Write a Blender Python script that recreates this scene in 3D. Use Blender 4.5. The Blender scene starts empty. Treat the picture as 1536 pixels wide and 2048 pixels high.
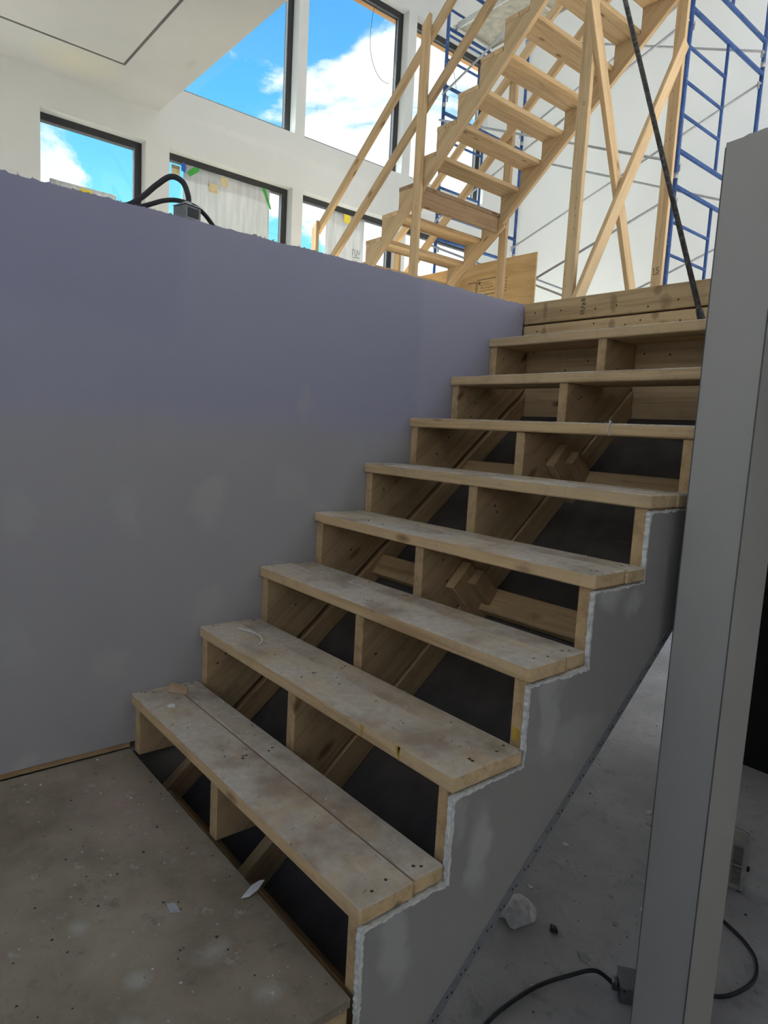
import bpy, bmesh, math, random
from mathutils import Vector, Matrix, noise as mnoise

sc = bpy.context.scene
COL = sc.collection
RNG = random.Random(7)

# ================================================================== camera
cam_d = bpy.data.cameras.new('camera')
cam = bpy.data.objects.new('camera', cam_d)
COL.objects.link(cam)
cam.matrix_world = Matrix(((0.638495, -0.126444, 0.759168, 2.0940),
                           (0.767766, 0.036116, -0.639712, -0.7338),
                           (0.053469, 0.991316, 0.120139, 0.8875),
                           (0, 0, 0, 1)))
cam_d.sensor_fit = 'VERTICAL'
cam_d.sensor_height = 36
cam_d.lens = 23.416
cam_d.clip_start = 0.02
sc.camera = cam

# ================================================================== light
EXPOSURE = 0.18
SUN = 52.0
SKY = 1.25
sc.view_settings.view_transform = 'Standard'
sc.view_settings.look = 'None'
sc.view_settings.gamma = 1
sc.view_settings.use_curve_mapping = False
sc.view_settings.exposure = EXPOSURE
sc.cycles.use_denoising = True
sc.cycles.use_adaptive_sampling = True
sc.cycles.adaptive_threshold = 0.04
sc.cycles.max_bounces = 8
sc.cycles.diffuse_bounces = 5
sc.cycles.glossy_bounces = 3
sc.cycles.transparent_max_bounces = 12
sc.cycles.sample_clamp_indirect = 6.0
sc.cycles.caustics_reflective = False
sc.cycles.caustics_refractive = False


class NT:
    """small helper round a node tree"""
    def __init__(self, tree):
        self.t = tree
        tree.nodes.clear()

    def n(self, kind, **kw):
        nd = self.t.nodes.new(kind)
        for k, v in kw.items():
            if k.startswith('i_'):
                key = k[2:]
                key = int(key) if key.isdigit() else key.replace('_', ' ')
                s = nd.inputs[key]
                if isinstance(v, bpy.types.NodeSocket):
                    self.t.links.new(v, s)
                else:
                    s.default_value = v
            else:
                setattr(nd, k, v)
        return nd

    def link(self, a, b):
        self.t.links.new(a, b)

    def math(self, op, a, b=None, c=None, clamp=False):
        nd = self.t.nodes.new('ShaderNodeMath')
        nd.operation = op
        nd.use_clamp = clamp
        for i, v in enumerate((a, b, c)):
            if v is None:
                continue
            if isinstance(v, bpy.types.NodeSocket):
                self.t.links.new(v, nd.inputs[i])
            else:
                nd.inputs[i].default_value = v
        return nd.outputs[0]

    def ramp(self, fac, stops, interp='LINEAR'):
        nd = self.t.nodes.new('ShaderNodeValToRGB')
        nd.color_ramp.interpolation = interp
        el = nd.color_ramp.elements
        while len(el) < len(stops):
            el.new(0.5)
        for e, (p, c) in zip(el, stops):
            e.position = p
            e.color = (c, c, c, 1) if not hasattr(c, '__len__') else tuple(c) + ((1,) if len(c) == 3 else ())
        self.t.links.new(fac, nd.inputs[0])
        return nd.outputs[0]

    def mix(self, fac, a, b, blend='MIX'):
        nd = self.t.nodes.new('ShaderNodeMix')
        nd.data_type = 'RGBA'
        nd.blend_type = blend
        for s, v in ((nd.inputs[0], fac), (nd.inputs[6], a), (nd.inputs[7], b)):
            if isinstance(v, bpy.types.NodeSocket):
                self.t.links.new(v, s)
            else:
                s.default_value = v if not hasattr(v, '__len__') or len(v) == 4 else tuple(v) + (1,)
        return nd.outputs[2]


# ---- sky: blue with white clouds, the same all round
world = bpy.data.worlds.new('sky')
sc.world = world
world.use_nodes = True
W = NT(world.node_tree)
tc = W.n('ShaderNodeTexCoord')
sep = W.n('ShaderNodeSeparateXYZ', i_0=tc.outputs['Generated'])
zz = W.math('MAXIMUM', sep.outputs[2], 0.0)
blue = W.ramp(zz, [(0.0, (0.45, 0.85, 0.97)), (0.27, (0.20, 0.68, 0.92)), (0.38, (0.125, 0.48, 0.86)), (0.55, (0.07, 0.32, 0.78)), (1.0, (0.04, 0.2, 0.6))])
den = W.math('ADD', zz, 0.22)
comb = W.n('ShaderNodeCombineXYZ', i_0=W.math('DIVIDE', sep.outputs[0], den), i_1=W.math('DIVIDE', sep.outputs[1], den), i_2=0.0)
mp = W.n('ShaderNodeMapping', i_Vector=comb.outputs[0], i_Location=(2.3, 0.35, 0.0), i_Scale=(1.0, 1.0, 1.0))
nz = W.n('ShaderNodeTexNoise', i_Vector=mp.outputs[0], i_Scale=1.9, i_Detail=10.0, i_Roughness=0.62, i_Distortion=0.5)
low = W.math('MULTIPLY', W.math('SUBTRACT', 0.44, zz), 0.55)
dens = W.math('ADD', W.math('MULTIPLY_ADD', nz.outputs[0], 1.75, -0.375), low)
# single cloud banks and clear gaps
for (d_, deg, k_) in (((-7.69, 6.0, 3.9), 12, 0.20), ((-7.69, 1.5, 2.1), 7, 0.22), ((-7.69, 3.8, 4.7), 10, -0.26), ((-7.69, 5.0, 6.2), 11, -0.24),
                      ((-7.69, 3.9, 2.5), 8, -0.22), ((-7.69, 5.6, 2.3), 7, -0.20), ((-7.69, 2.75, 2.85), 5, -0.22)):
    dv = Vector(d_).normalized()
    dt = W.n('ShaderNodeVectorMath', operation='DOT_PRODUCT', i_0=tc.outputs['Generated'], i_1=dv)
    mr = W.n('ShaderNodeMapRange', i_0=dt.outputs['Value'], i_1=math.cos(math.radians(deg)), i_2=1.0, i_3=0.0, i_4=k_)
    mr.interpolation_type = 'SMOOTHSTEP'
    dens = W.math('ADD', dens, mr.outputs[0])
cl = W.ramp(dens, [(0.40, 0.0), (0.56, 1.0)], 'EASE')
cshade = W.ramp(nz.outputs[0], [(0.35, (0.80, 0.87, 0.93)), (0.65, (1.0, 1.0, 1.0))])
skyc = W.mix(cl, blue, cshade)
grnd = W.ramp(sep.outputs[2], [(0.49, 0.0), (0.5, 1.0)])
gmask = W.math('GREATER_THAN', sep.outputs[2], -0.02)
final = W.mix(gmask, (0.28, 0.27, 0.24, 1), skyc)
bg = W.n('ShaderNodeBackground', i_0=final, i_1=SKY)
wo = W.n('ShaderNodeOutputWorld', i_0=bg.outputs[0])

sun_d = bpy.data.lights.new('sun', 'SUN')
sun_d.energy = SUN
sun_d.angle = math.radians(0.6)
sun_d.color = (1.0, 0.97, 0.93)
sun = bpy.data.objects.new('sun', sun_d)
COL.objects.link(sun)
sun.rotation_euler = Vector((1.0, 0.16, -2.0)).to_track_quat('-Z', 'Y').to_euler()


def portal(name, c, sx, sy, normal):
    """tells the sampler where daylight enters; gives no light itself"""
    d = bpy.data.lights.new(name, 'AREA')
    d.shape = 'RECTANGLE'
    d.size, d.size_y = sx, sy
    d.cycles.is_portal = True
    o = bpy.data.objects.new(name, d)
    COL.objects.link(o)
    o.location = c
    o.rotation_euler = Vector(normal).to_track_quat('-Z', 'Y').to_euler()
    return o


# ================================================================== materials
MATS = {}


def new_mat(name):
    m = bpy.data.materials.new(name)
    m.use_nodes = True
    MATS[name] = m
    return m, NT(m.node_tree)


def finish(t, color, rough=0.85, bump=None, bstr=0.2, bdist=0.005, metallic=0.0, spec=0.3, extra=None):
    b = t.n('ShaderNodeBsdfPrincipled')
    for s, v in (('Base Color', color), ('Roughness', rough), ('Metallic', metallic), ('Specular IOR Level', spec)):
        if isinstance(v, bpy.types.NodeSocket):
            t.link(v, b.inputs[s])
        else:
            b.inputs[s].default_value = v if not hasattr(v, '__len__') or len(v) == 4 else tuple(v) + (1,)
    if bump is not None:
        bn = t.n('ShaderNodeBump', i_Strength=bstr, i_Distance=bdist, i_Height=bump)
        t.link(bn.outputs[0], b.inputs['Normal'])
    t.n('ShaderNodeOutputMaterial', i_0=b.outputs[0])
    return b


def objco(t, rnd=True):
    co = t.n('ShaderNodeTexCoord').outputs['Object']
    if not rnd:
        return co
    oi = t.n('ShaderNodeObjectInfo')
    off = t.math('MULTIPLY', oi.outputs['Random'], 37.0)
    cmb = t.n('ShaderNodeCombineXYZ', i_0=off, i_1=off, i_2=off)
    return t.n('ShaderNodeVectorMath', operation='ADD', i_0=co, i_1=cmb.outputs[0]).outputs[0]


def blob(t, co, c, s, power=1.0):
    mpn = t.n('ShaderNodeMapping', vector_type='TEXTURE', i_Vector=co, i_Location=c, i_Scale=s)
    g = t.n('ShaderNodeTexGradient', gradient_type='SPHERICAL', i_0=mpn.outputs[0])
    return t.math('POWER', g.outputs['Fac'], power)


def wood(name, light, dark, dust=0.0, dirt=0.25, knot=0.9, dustcol=(0.50, 0.455, 0.385), stains=()):
    m, t = new_mat(name)
    co = objco(t)
    warp = t.n('ShaderNodeTexNoise', i_Vector=co, i_Scale=1.3, i_Detail=2.0)
    wv = t.n('ShaderNodeVectorMath', operation='SCALE', i_0=warp.outputs[1])
    wv.inputs['Scale'].default_value = 0.03
    co2 = t.n('ShaderNodeVectorMath', operation='ADD', i_0=co, i_1=wv.outputs[0]).outputs[0]
    g1 = t.n('ShaderNodeTexNoise', i_Vector=t.n('ShaderNodeMapping', i_Vector=co2, i_Scale=(1.3, 26, 26)).outputs[0], i_Scale=1.0, i_Detail=5.0, i_Roughness=0.6)
    g2 = t.n('ShaderNodeTexNoise', i_Vector=t.n('ShaderNodeMapping', i_Vector=co2, i_Scale=(4, 130, 130)).outputs[0], i_Scale=1.0, i_Detail=2.0)
    gr = t.math('ADD', t.math('MULTIPLY', g1.outputs[0], 0.72), t.math('MULTIPLY', g2.outputs[0], 0.28))
    c = t.ramp(gr, [(0.30, dark), (0.52, light), (0.75, tuple(min(1, v * 1.12) for v in light))])
    # board to board tone
    oi = t.n('ShaderNodeObjectInfo')
    tone = t.ramp(oi.outputs['Random'], [(0.0, (0.84, 0.82, 0.80)), (0.5, (1.0, 1.0, 1.0)), (1.0, (1.04, 0.99, 0.93))])
    c = t.mix(1.0, c, tone, 'MULTIPLY')
    # knots
    vk = t.n('ShaderNodeTexVoronoi', i_Vector=t.n('ShaderNodeMapping', i_Vector=co, i_Scale=(2.6, 7.0, 7.0)).outputs[0], i_Scale=1.0, i_Randomness=1.0)
    kn = t.ramp(vk.outputs['Distance'], [(0.045, 1.0), (0.09, 0.55), (0.13, 0.0)])
    c = t.mix(t.math('MULTIPLY', kn, knot), c, (0.17, 0.085, 0.035))
    # dirt smudges
    dn = t.n('ShaderNodeTexNoise', i_Vector=co, i_Scale=9.0, i_Detail=7.0, i_Roughness=0.78)
    df = t.ramp(dn.outputs[0], [(0.52, 0.0), (0.72, 1.0)])
    c = t.mix(t.math('MULTIPLY', df, dirt), c, (0.16, 0.12, 0.085))
    for (sc_, ss_) in stains:
        raw = t.n('ShaderNodeTexCoord').outputs['Object']
        sf = t.ramp(t.math('MULTIPLY', blob(t, raw, sc_, ss_, 0.6), dn.outputs[0]), [(0.24, 0.0), (0.40, 0.6)])
        c = t.mix(sf, c, (0.22, 0.14, 0.07))
    if dust > 0:
        # plaster dust lies on whatever faces up
        geo = t.n('ShaderNodeNewGeometry')
        nzv = t.n('ShaderNodeSeparateXYZ', i_0=geo.outputs['True Normal']).outputs[2]
        up = t.math('GREATER_THAN', nzv, 0.6)
        d1 = t.n('ShaderNodeTexNoise', i_Vector=co, i_Scale=3.2, i_Detail=7.0, i_Roughness=0.68)
        d2 = t.n('ShaderNodeTexNoise', i_Vector=co, i_Scale=42.0, i_Detail=3.0, i_Roughness=0.7)
        dm = t.math('ADD', t.math('MULTIPLY', d1.outputs[0], 0.75), t.math('MULTIPLY', d2.outputs[0], 0.25))
        dd = t.ramp(dm, [(0.34, 0.30), (0.52, 1.0)])
        dc = t.mix(t.ramp(d2.outputs[0], [(0.40, 0.0), (0.66, 1.0)]), tuple(v * 0.93 for v in dustcol), tuple(min(1, v * 1.14) for v in dustcol))
        d3 = t.n('ShaderNodeTexNoise', i_Vector=co, i_Scale=5.0, i_Detail=4.0, i_Roughness=0.6)
        dc = t.mix(t.ramp(d3.outputs[0], [(0.47, 0.0), (0.66, 0.8)]), dc, (0.27, 0.20, 0.15))
        sp = t.n('ShaderNodeTexNoise', i_Vector=co, i_Scale=75.0, i_Detail=1.0)
        dc = t.mix(t.ramp(sp.outputs[0], [(0.72, 0.0), (0.77, 0.6)]), dc, (0.10, 0.08, 0.07))
        c = t.mix(t.math('MULTIPLY', t.math('MULTIPLY', up, dd), dust), c, dc)
    finish(t, c, 0.8, gr, 0.25, 0.002, spec=0.25)
    return m


wood('lumber', (0.60, 0.44, 0.25), (0.38, 0.25, 0.125))
wood('lumber_header', (0.60, 0.44, 0.25), (0.38, 0.25, 0.125), stains=[((0.12, 0, 0), (0.02, 0.06, 1)), ((0.47, 0.0, 0), (0.028, 0.06, 1)), ((0.70, -0.02, 0), (0.045, 0.05, 1)), ((0.66, 0.03, 0), (0.03, 0.03, 1))])
wood('lumber_tread', (0.62, 0.46, 0.27), (0.40, 0.27, 0.14), dust=0.96, dirt=0.35)
wood('lumber_frame', (0.54, 0.385, 0.215), (0.36, 0.24, 0.12), dirt=0.4)
wood('lumber_new', (0.65, 0.485, 0.29), (0.44, 0.295, 0.155), dirt=0.15, knot=0.8)
wood('lumber_dirty', (0.36, 0.255, 0.16), (0.22, 0.15, 0.09), dirt=0.7)
wood('lumber_soffit', (0.66, 0.36, 0.17), (0.55, 0.28, 0.12), dirt=0.1)

# plywood sheet
m, t = new_mat('plywood')
co = objco(t, False)
g1 = t.n('ShaderNodeTexNoise', i_Vector=t.n('ShaderNodeMapping', i_Vector=co, i_Scale=(1.2, 9, 9)).outputs[0], i_Scale=1.0, i_Detail=5.0, i_Distortion=1.2)
c = t.ramp(g1.outputs[0], [(0.3, (0.50, 0.33, 0.15)), (0.5, (0.62, 0.43, 0.21)), (0.75, (0.70, 0.51, 0.28))])
bl = blob(t, co, (-2.45, 4.75, 1.95), (0.35, 1, 0.22), 0.8)
c = t.mix(t.math('MULTIPLY', bl, t.ramp(g1.outputs[0], [(0.4, 0.3), (0.6, 1.0)])), c, (0.40, 0.15, 0.045))
vk = t.n('ShaderNodeTexVoronoi', i_Vector=co, i_Scale=4.5)
c = t.mix(t.ramp(vk.outputs['Distance'], [(0.06, 0.9), (0.10, 0.0)]), c, (0.16, 0.07, 0.025))
finish(t, c, 0.75, g1.outputs[0], 0.15)


def drywall(name, base, mud, blobs=(), blotch=0.35, scale=1.6, extra=None):
    m, t = new_mat(name)
    co = objco(t, False)
    n1 = t.n('ShaderNodeTexNoise', i_Vector=co, i_Scale=scale, i_Detail=4.0, i_Roughness=0.55)
    c = t.mix(t.math('MULTIPLY', t.ramp(n1.outputs[0], [(0.42, 0.0), (0.66, 1.0)]), blotch), base, mud)
    if extra:
        c = extra(t, co, c)
    wn = t.n('ShaderNodeTexNoise', i_Vector=co, i_Scale=16.0, i_Detail=5.0)
    wn2 = t.n('ShaderNodeTexNoise', i_Vector=co, i_Scale=9.0, i_Detail=4.0)
    wsub = t.n('ShaderNodeVectorMath', operation='SUBTRACT', i_0=wn2.outputs[1], i_1=(0.5, 0.5, 0.5))
    wsc = t.n('ShaderNodeVectorMath', operation='SCALE', i_0=wsub.outputs[0])
    wsc.inputs['Scale'].default_value = 0.13
    bco = t.n('ShaderNodeVectorMath', operation='ADD', i_0=co, i_1=wsc.outputs[0]).outputs[0]
    for (cc, ss, k) in blobs:
        f = t.ramp(t.math('MULTIPLY', blob(t, bco, cc, ss), t.math('ADD', wn.outputs[0], 0.5)), [(0.10, 0.0), (0.60, k)])
        c = t.mix(f, c, mud)
    n2 = t.n('ShaderNodeTexNoise', i_Vector=co, i_Scale=90.0, i_Detail=3.0)
    finish(t, c, 0.9, n2.outputs[0], 0.06, 0.002, spec=0.2)
    return m


def purple_extra(t, co, c):
    s = t.n('ShaderNodeSeparateXYZ', i_0=co)
    n = t.n('ShaderNodeTexNoise', i_Vector=co, i_Scale=5.0, i_Detail=3.0)
    wob = t.math('MULTIPLY', t.math('SUBTRACT', n.outputs[0], 0.5), 0.10)
    z = t.math('ADD', s.outputs[2], wob)
    y = t.math('ADD', s.outputs[1], wob)
    # bare lilac board above, taped joint below it, skimmed board lower down
    f = t.ramp(t.math('SUBTRACT', z, 0.2), [(0.60, 0.0), (0.78, 1.0)], 'EASE')
    c = t.mix(t.math('MULTIPLY', f, 0.85), c, (0.335, 0.335, 0.455, 1))
    f2 = t.math('MULTIPLY', t.ramp(y, [(0.12, 1.0), (0.17, 0.0)]), t.ramp(t.math('SUBTRACT', z, 0.5), [(0.62, 0.0), (0.74, 1.0)]))
    c = t.mix(t.math('MULTIPLY', f2, 0.5), c, (0.29, 0.29, 0.42, 1))
    f3 = t.math('MULTIPLY', t.ramp(t.math('SUBTRACT', y, 0.9), [(0.25, 0.0), (0.30, 1.0)]), t.ramp(t.math('SUBTRACT', z, 0.6), [(0.30, 0.0), (0.36, 1.0)]))
    c = t.mix(t.math('MULTIPLY', f3, 0.4), c, (0.42, 0.415, 0.50, 1))
    return c


drywall('drywall_lilac', (0.375, 0.365, 0.385), (0.44, 0.43, 0.425), [
    ((0, 0.27, 0.63), (0.5, 0.075, 0.12), 0.75), ((0, -0.01, 0.60), (0.5, 0.05, 0.11), 0.5), ((0, 0.57, 0.68), (0.5, 0.09, 0.10), 0.4),
    ((0, -0.33, 0.60), (0.5, 0.06, 0.10), 0.4), ((0, 0.25, 0.25), (0.5, 0.06, 0.09), 0.5), ((0, -0.05, 0.11), (0.5, 0.07, 0.09), 0.5),
    ((0, -0.32, -0.14), (0.5, 0.045, 0.035), 0.9), ((0, -0.33, 0.22), (0.5, 0.05, 0.10), 0.3), ((0, 0.62, 0.98), (0.5, 0.05, 0.09), 0.25),
    ((0, 0.72, 0.56), (0.5, 0.05, 0.06), 0.35)], 0.25, 1.3, purple_extra)
drywall('drywall_grey', (0.28, 0.265, 0.255), (0.48, 0.47, 0.455), [
    ((0.33, 0.0, 0), (0.06, 0.13, 0.5), 0.6), ((0.10, -0.12, 0), (0.06, 0.14, 0.5), 0.5), ((0.62, 0.17, 0), (0.18, 0.08, 0.5), 0.3),
    ((0.54, 0.28, 0), (0.06, 0.18, 0.5), 0.45), ((0.76, 0.52, 0), (0.08, 0.08, 0.5), 0.6), ((0.88, 0.49, 0), (0.06, 0.07, 0.5), 0.5),
    ((1.16, 0.66, 0), (0.045, 0.045, 0.5), 0.7), ((0.25, 0.10, 0), (0.03, 0.08, 0.5), 0.3)], 0.12, 2.2)
drywall('drywall_column', (0.39, 0.375, 0.345), (0.42, 0.405, 0.375), (), 0.4, 2.5)
drywall('drywall_white', (0.68, 0.70, 0.70), (0.75, 0.765, 0.76), (
    ((-5.6, 3.3, 4.28), (1, 0.9, 0.06), 0.5), ((-5.6, 4.6, 4.25), (1, 0.9, 0.08), 0.5)), 0.5, 1.1)
drywall('drywall_far', (0.84, 0.86, 0.87), (0.88, 0.90, 0.90), (), 0.5, 1.0)


def ceil_extra(t, co, c):
    f = blob(t, co, (-5.15, 1.25, 4.24), (0.35, 0.45, 1), 0.7)
    c = t.mix(t.math('MULTIPLY', f, 0.75), c, (0.56, 0.54, 0.42, 1))
    f = blob(t, co, (-4.4, 2.05, 4.24), (0.12, 0.05, 1), 0.8)
    return t.mix(t.math('MULTIPLY', f, 0.8), c, (0.42, 0.42, 0.38, 1))


drywall('ceiling_board', (0.47, 0.48, 0.475), (0.55, 0.56, 0.55), (), 0.6, 0.8, ceil_extra)

m, t = new_mat('gypsum_edge')
co = objco(t, False)
n1 = t.n('ShaderNodeTexNoise', i_Vector=co, i_Scale=60.0, i_Detail=4.0)
finish(t, t.ramp(n1.outputs[0], [(0.3, (0.50, 0.50, 0.47)), (0.6, (0.72, 0.72, 0.69))]), 0.95, n1.outputs[0], 0.5, 0.004)

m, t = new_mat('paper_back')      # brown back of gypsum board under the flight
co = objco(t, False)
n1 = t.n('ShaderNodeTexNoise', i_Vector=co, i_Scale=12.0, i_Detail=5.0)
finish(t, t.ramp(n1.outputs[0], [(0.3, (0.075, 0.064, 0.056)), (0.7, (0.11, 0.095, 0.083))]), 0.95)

# dusty subfloor on the landing
m, t = new_mat('landing_floor')
co = objco(t, False)
a = t.n('ShaderNodeTexNoise', i_Vector=co, i_Scale=3.0, i_Detail=8.0, i_Roughness=0.65)
b = t.n('ShaderNodeTexNoise', i_Vector=co, i_Scale=14.0, i_Detail=6.0, i_Roughness=0.7)
d = t.n('ShaderNodeTexNoise', i_Vector=co, i_Scale=80.0, i_Detail=2.0)
c = t.ramp(a.outputs[0], [(0.30, (0.17, 0.14, 0.10)), (0.5, (0.28, 0.235, 0.175)), (0.7, (0.365, 0.315, 0.245))])
c = t.mix(t.ramp(b.outputs[0], [(0.58, 0.0), (0.74, 0.75)]), c, (0.13, 0.11, 0.095))
c = t.mix(t.ramp(b.outputs[0], [(0.28, 0.65), (0.38, 0.0)]), c, (0.50, 0.48, 0.45))
c = t.mix(t.math('MULTIPLY', blob(t, co, (0.30, -0.12, -0.188), (0.28, 0.16, 1)), 0.6), c, (0.36, 0.26, 0.22))
for (bx_, by_, sx_, sy_) in ((0.93, -0.31, 0.05, 0.05), (0.95, -0.16, 0.06, 0.08), (1.03, -0.36, 0.07, 0.05), (1.10, -0.12, 0.05, 0.06), (0.72, -0.36, 0.05, 0.04)):
    c = t.mix(t.ramp(t.math('MULTIPLY', blob(t, co, (bx_, by_, -0.188), (sx_, sy_, 1)), b.outputs[0]), [(0.18, 0.0), (0.45, 0.6)]), c, (0.44, 0.42, 0.385))
c = t.mix(t.ramp(d.outputs[0], [(0.72, 0.0), (0.77, 0.6)]), c, (0.07, 0.06, 0.05))
finish(t, c, 0.92, b.outputs[0], 0.25, 0.006, spec=0.2)

m, t = new_mat('concrete')
co = objco(t, False)
a = t.n('ShaderNodeTexNoise', i_Vector=co, i_Scale=2.2, i_Detail=8.0, i_Roughness=0.6)
b = t.n('ShaderNodeTexNoise', i_Vector=co, i_Scale=11.0, i_Detail=9.0, i_Roughness=0.68, i_Distortion=0.6)
d = t.n('ShaderNodeTexNoise', i_Vector=co, i_Scale=70.0, i_Detail=3.0)
c = t.ramp(a.outputs[0], [(0.3, (0.36, 0.36, 0.375)), (0.55, (0.47, 0.47, 0.49)), (0.75, (0.56, 0.56, 0.58))])
c = t.mix(t.ramp(b.outputs[0], [(0.56, 0.0), (0.75, 0.5)]), c, (0.14, 0.135, 0.14))
c = t.mix(t.ramp(d.outputs[0], [(0.70, 0.0), (0.74, 0.6)]), c, (0.08, 0.075, 0.07))
finish(t, c, 0.85, t.math('ADD', b.outputs[0], t.math('MULTIPLY', d.outputs[0], 0.15)), 0.5, 0.02)

m, t = new_mat('subfloor')
co = objco(t, False)
a = t.n('ShaderNodeTexNoise', i_Vector=co, i_Scale=3.0, i_Detail=6.0)
finish(t, t.ramp(a.outputs[0], [(0.3, (0.46, 0.43, 0.38)), (0.7, (0.58, 0.55, 0.50))]), 0.9)


def plain(name, col, rough=0.5, metallic=0.0, spec=0.4, var=0.12, scale=30.0, bump=0.1):
    m, t = new_mat(name)
    co = objco(t)
    n = t.n('ShaderNodeTexNoise', i_Vector=co, i_Scale=scale, i_Detail=4.0)
    c = t.ramp(n.outputs[0], [(0.3, tuple(v * (1 - var) for v in col)), (0.7, tuple(min(1, v * (1 + var)) for v in col))])
    finish(t, c, rough, n.outputs[0], bump, 0.002, metallic, spec)
    return m


plain('frame_black', (0.030, 0.031, 0.034), 0.4)
plain('frame_edge', (0.22, 0.23, 0.24), 0.35, 0.6)
plain('cable_black', (0.028, 0.028, 0.034), 0.55, scale=60)
plain('steel_box', (0.16, 0.165, 0.175), 0.45, 0.5, scale=50)
plain('outlet_black', (0.02, 0.02, 0.022), 0.5)
plain('galvanised', (0.40, 0.41, 0.42), 0.45, 0.5, scale=45)
plain('bead_metal', (0.21, 0.215, 0.225), 0.5, 0.35, scale=60)
plain('bead_hole', (0.02, 0.02, 0.02), 0.9)
plain('aluminium', (0.62, 0.62, 0.60), 0.4, 0.65, scale=25)
plain('deck_ply', (0.40, 0.385, 0.33), 0.85, var=0.22, scale=14)
plain('nail', (0.045, 0.032, 0.022), 0.7)
plain('ink', (0.05, 0.045, 0.045), 0.8)
plain('chip_white', (0.66, 0.66, 0.65), 0.9)
plain('chip_grey', (0.36, 0.36, 0.37), 0.9)
plain('grit', (0.50, 0.485, 0.46), 0.95, var=0.3)
plain('grit_dark', (0.06, 0.055, 0.05), 0.95, var=0.3)
plain('wood_scrap', (0.46, 0.34, 0.22), 0.9)
plain('tape_green', (0.05, 0.36, 0.06), 0.6)
plain('tape_blue', (0.03, 0.13, 0.50), 0.6)
plain('sticker_yellow', (0.82, 0.66, 0.06), 0.6)
plain('label_tan', (0.62, 0.52, 0.30), 0.7)
plain('heater_beige', (0.34, 0.335, 0.31), 0.55)
plain('heater_dark', (0.03, 0.03, 0.03), 0.6)
plain('unlit_black', (0.014, 0.014, 0.014), 0.95)  # near-black colour standing in for unlit space
plain('channel_dark', (0.10, 0.10, 0.10), 0.6)

m, t = new_mat('blue_paint')
co = objco(t)
n1 = t.n('ShaderNodeTexNoise', i_Vector=co, i_Scale=9.0, i_Detail=6.0, i_Roughness=0.7)
n2 = t.n('ShaderNodeTexNoise', i_Vector=co, i_Scale=40.0, i_Detail=4.0)
c = t.ramp(n1.outputs[0], [(0.35, (0.028, 0.07, 0.21)), (0.6, (0.045, 0.11, 0.31)), (0.8, (0.08, 0.14, 0.28))])
c = t.mix(t.ramp(n2.outputs[0], [(0.66, 0.0), (0.72, 0.7)]), c, (0.42, 0.44, 0.46))
finish(t, c, 0.5, n2.outputs[0], 0.1)

m, t = new_mat('pole_steel')
co = objco(t)
n1 = t.n('ShaderNodeTexNoise', i_Vector=co, i_Scale=45.0, i_Detail=6.0, i_Roughness=0.75)
c = t.ramp(n1.outputs[0], [(0.36, (0.035, 0.03, 0.028)), (0.52, (0.085, 0.08, 0.077)), (0.70, (0.24, 0.225, 0.21))])
finish(t, c, 0.6, n1.outputs[0], 0.4, 0.003, 0.3)

# clear glazing, thin enough to let the daylight straight through
m, t = new_mat('glass')
tr = t.n('ShaderNodeBsdfTransparent', i_0=(0.93, 0.97, 0.96, 1))
gl = t.n('ShaderNodeBsdfGlossy', i_0=(1, 1, 1, 1), i_1=0.02)
lw = t.n('ShaderNodeLayerWeight', i_0=0.35)
fr = t.math('ADD', t.math('MULTIPLY', t.math('POWER', lw.outputs['Facing'], 5.0), 0.6), 0.025, clamp=True)
mx = t.n('ShaderNodeMixShader', i_0=fr, i_1=tr.outputs[0], i_2=gl.outputs[0])
t.n('ShaderNodeOutputMaterial', i_0=mx.outputs[0])


def film(name, col, k_tr, k_clear):
    m, t = new_mat(name)
    co = objco(t, False)
    n = t.n('ShaderNodeTexNoise', i_Vector=t.n('ShaderNodeMapping', i_Vector=co, i_Scale=(1, 14, 1.2)).outputs[0], i_Scale=2.0, i_Detail=5.0)
    c = t.ramp(n.outputs[0], [(0.3, tuple(v * 0.8 for v in col)), (0.65, col)])
    df = t.n('ShaderNodeBsdfDiffuse', i_0=c)
    tl = t.n('ShaderNodeBsdfTranslucent', i_0=c)
    m1 = t.n('ShaderNodeMixShader', i_0=k_tr, i_1=df.outputs[0], i_2=tl.outputs[0])
    tp = t.n('ShaderNodeBsdfTransparent')
    m2 = t.n('ShaderNodeMixShader', i_0=k_clear, i_1=m1.outputs[0], i_2=tp.outputs[0])
    t.n('ShaderNodeOutputMaterial', i_0=m2.outputs[0])


film('plastic_film', (0.66, 0.68, 0.68), 0.045, 0.15)
film('bag_film', (0.92, 0.92, 0.94), 0.2, 0.12)

# ================================================================== object helpers
WM = {}


def mesh_obj(name, me, mat, parent=None, M=None, smooth=False):
    o = bpy.data.objects.new(name, me)
    COL.objects.link(o)
    if mat is not None and not me.materials:
        for mm in (mat if isinstance(mat, (list, tuple)) else [mat]):
            me.materials.append(MATS[mm])
    M = M or Matrix.Identity(4)
    WM[o.name] = M
    if parent is not None:
        o.parent = parent
        o.matrix_parent_inverse = WM[parent.name].inverted()
    o.matrix_basis = M
    if smooth:
        for p in me.polygons:
            p.use_smooth = True
    return o


def tag(o, label=None, cat=None, group=None, kind=None):
    for k, v in (('label', label), ('category', cat), ('group', group), ('kind', kind)):
        if v:
            o[k] = v
    return o


def thing(name, label, cat, loc=(0, 0, 0), group=None):
    o = bpy.data.objects.new(name, None)
    COL.objects.link(o)
    o.location = loc
    o.empty_display_size = 0.1
    WM[o.name] = Matrix.Translation(Vector(loc))
    return tag(o, label, cat, group)


def frame_mat(o, xd, yd):
    x = Vector(xd).normalized()
    y = (Vector(yd) - x * Vector(yd).dot(x)).normalized()
    z = x.cross(y)
    M = Matrix((x, y, z)).transposed().to_4x4()
    M.translation = Vector(o)
    return M


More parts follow.
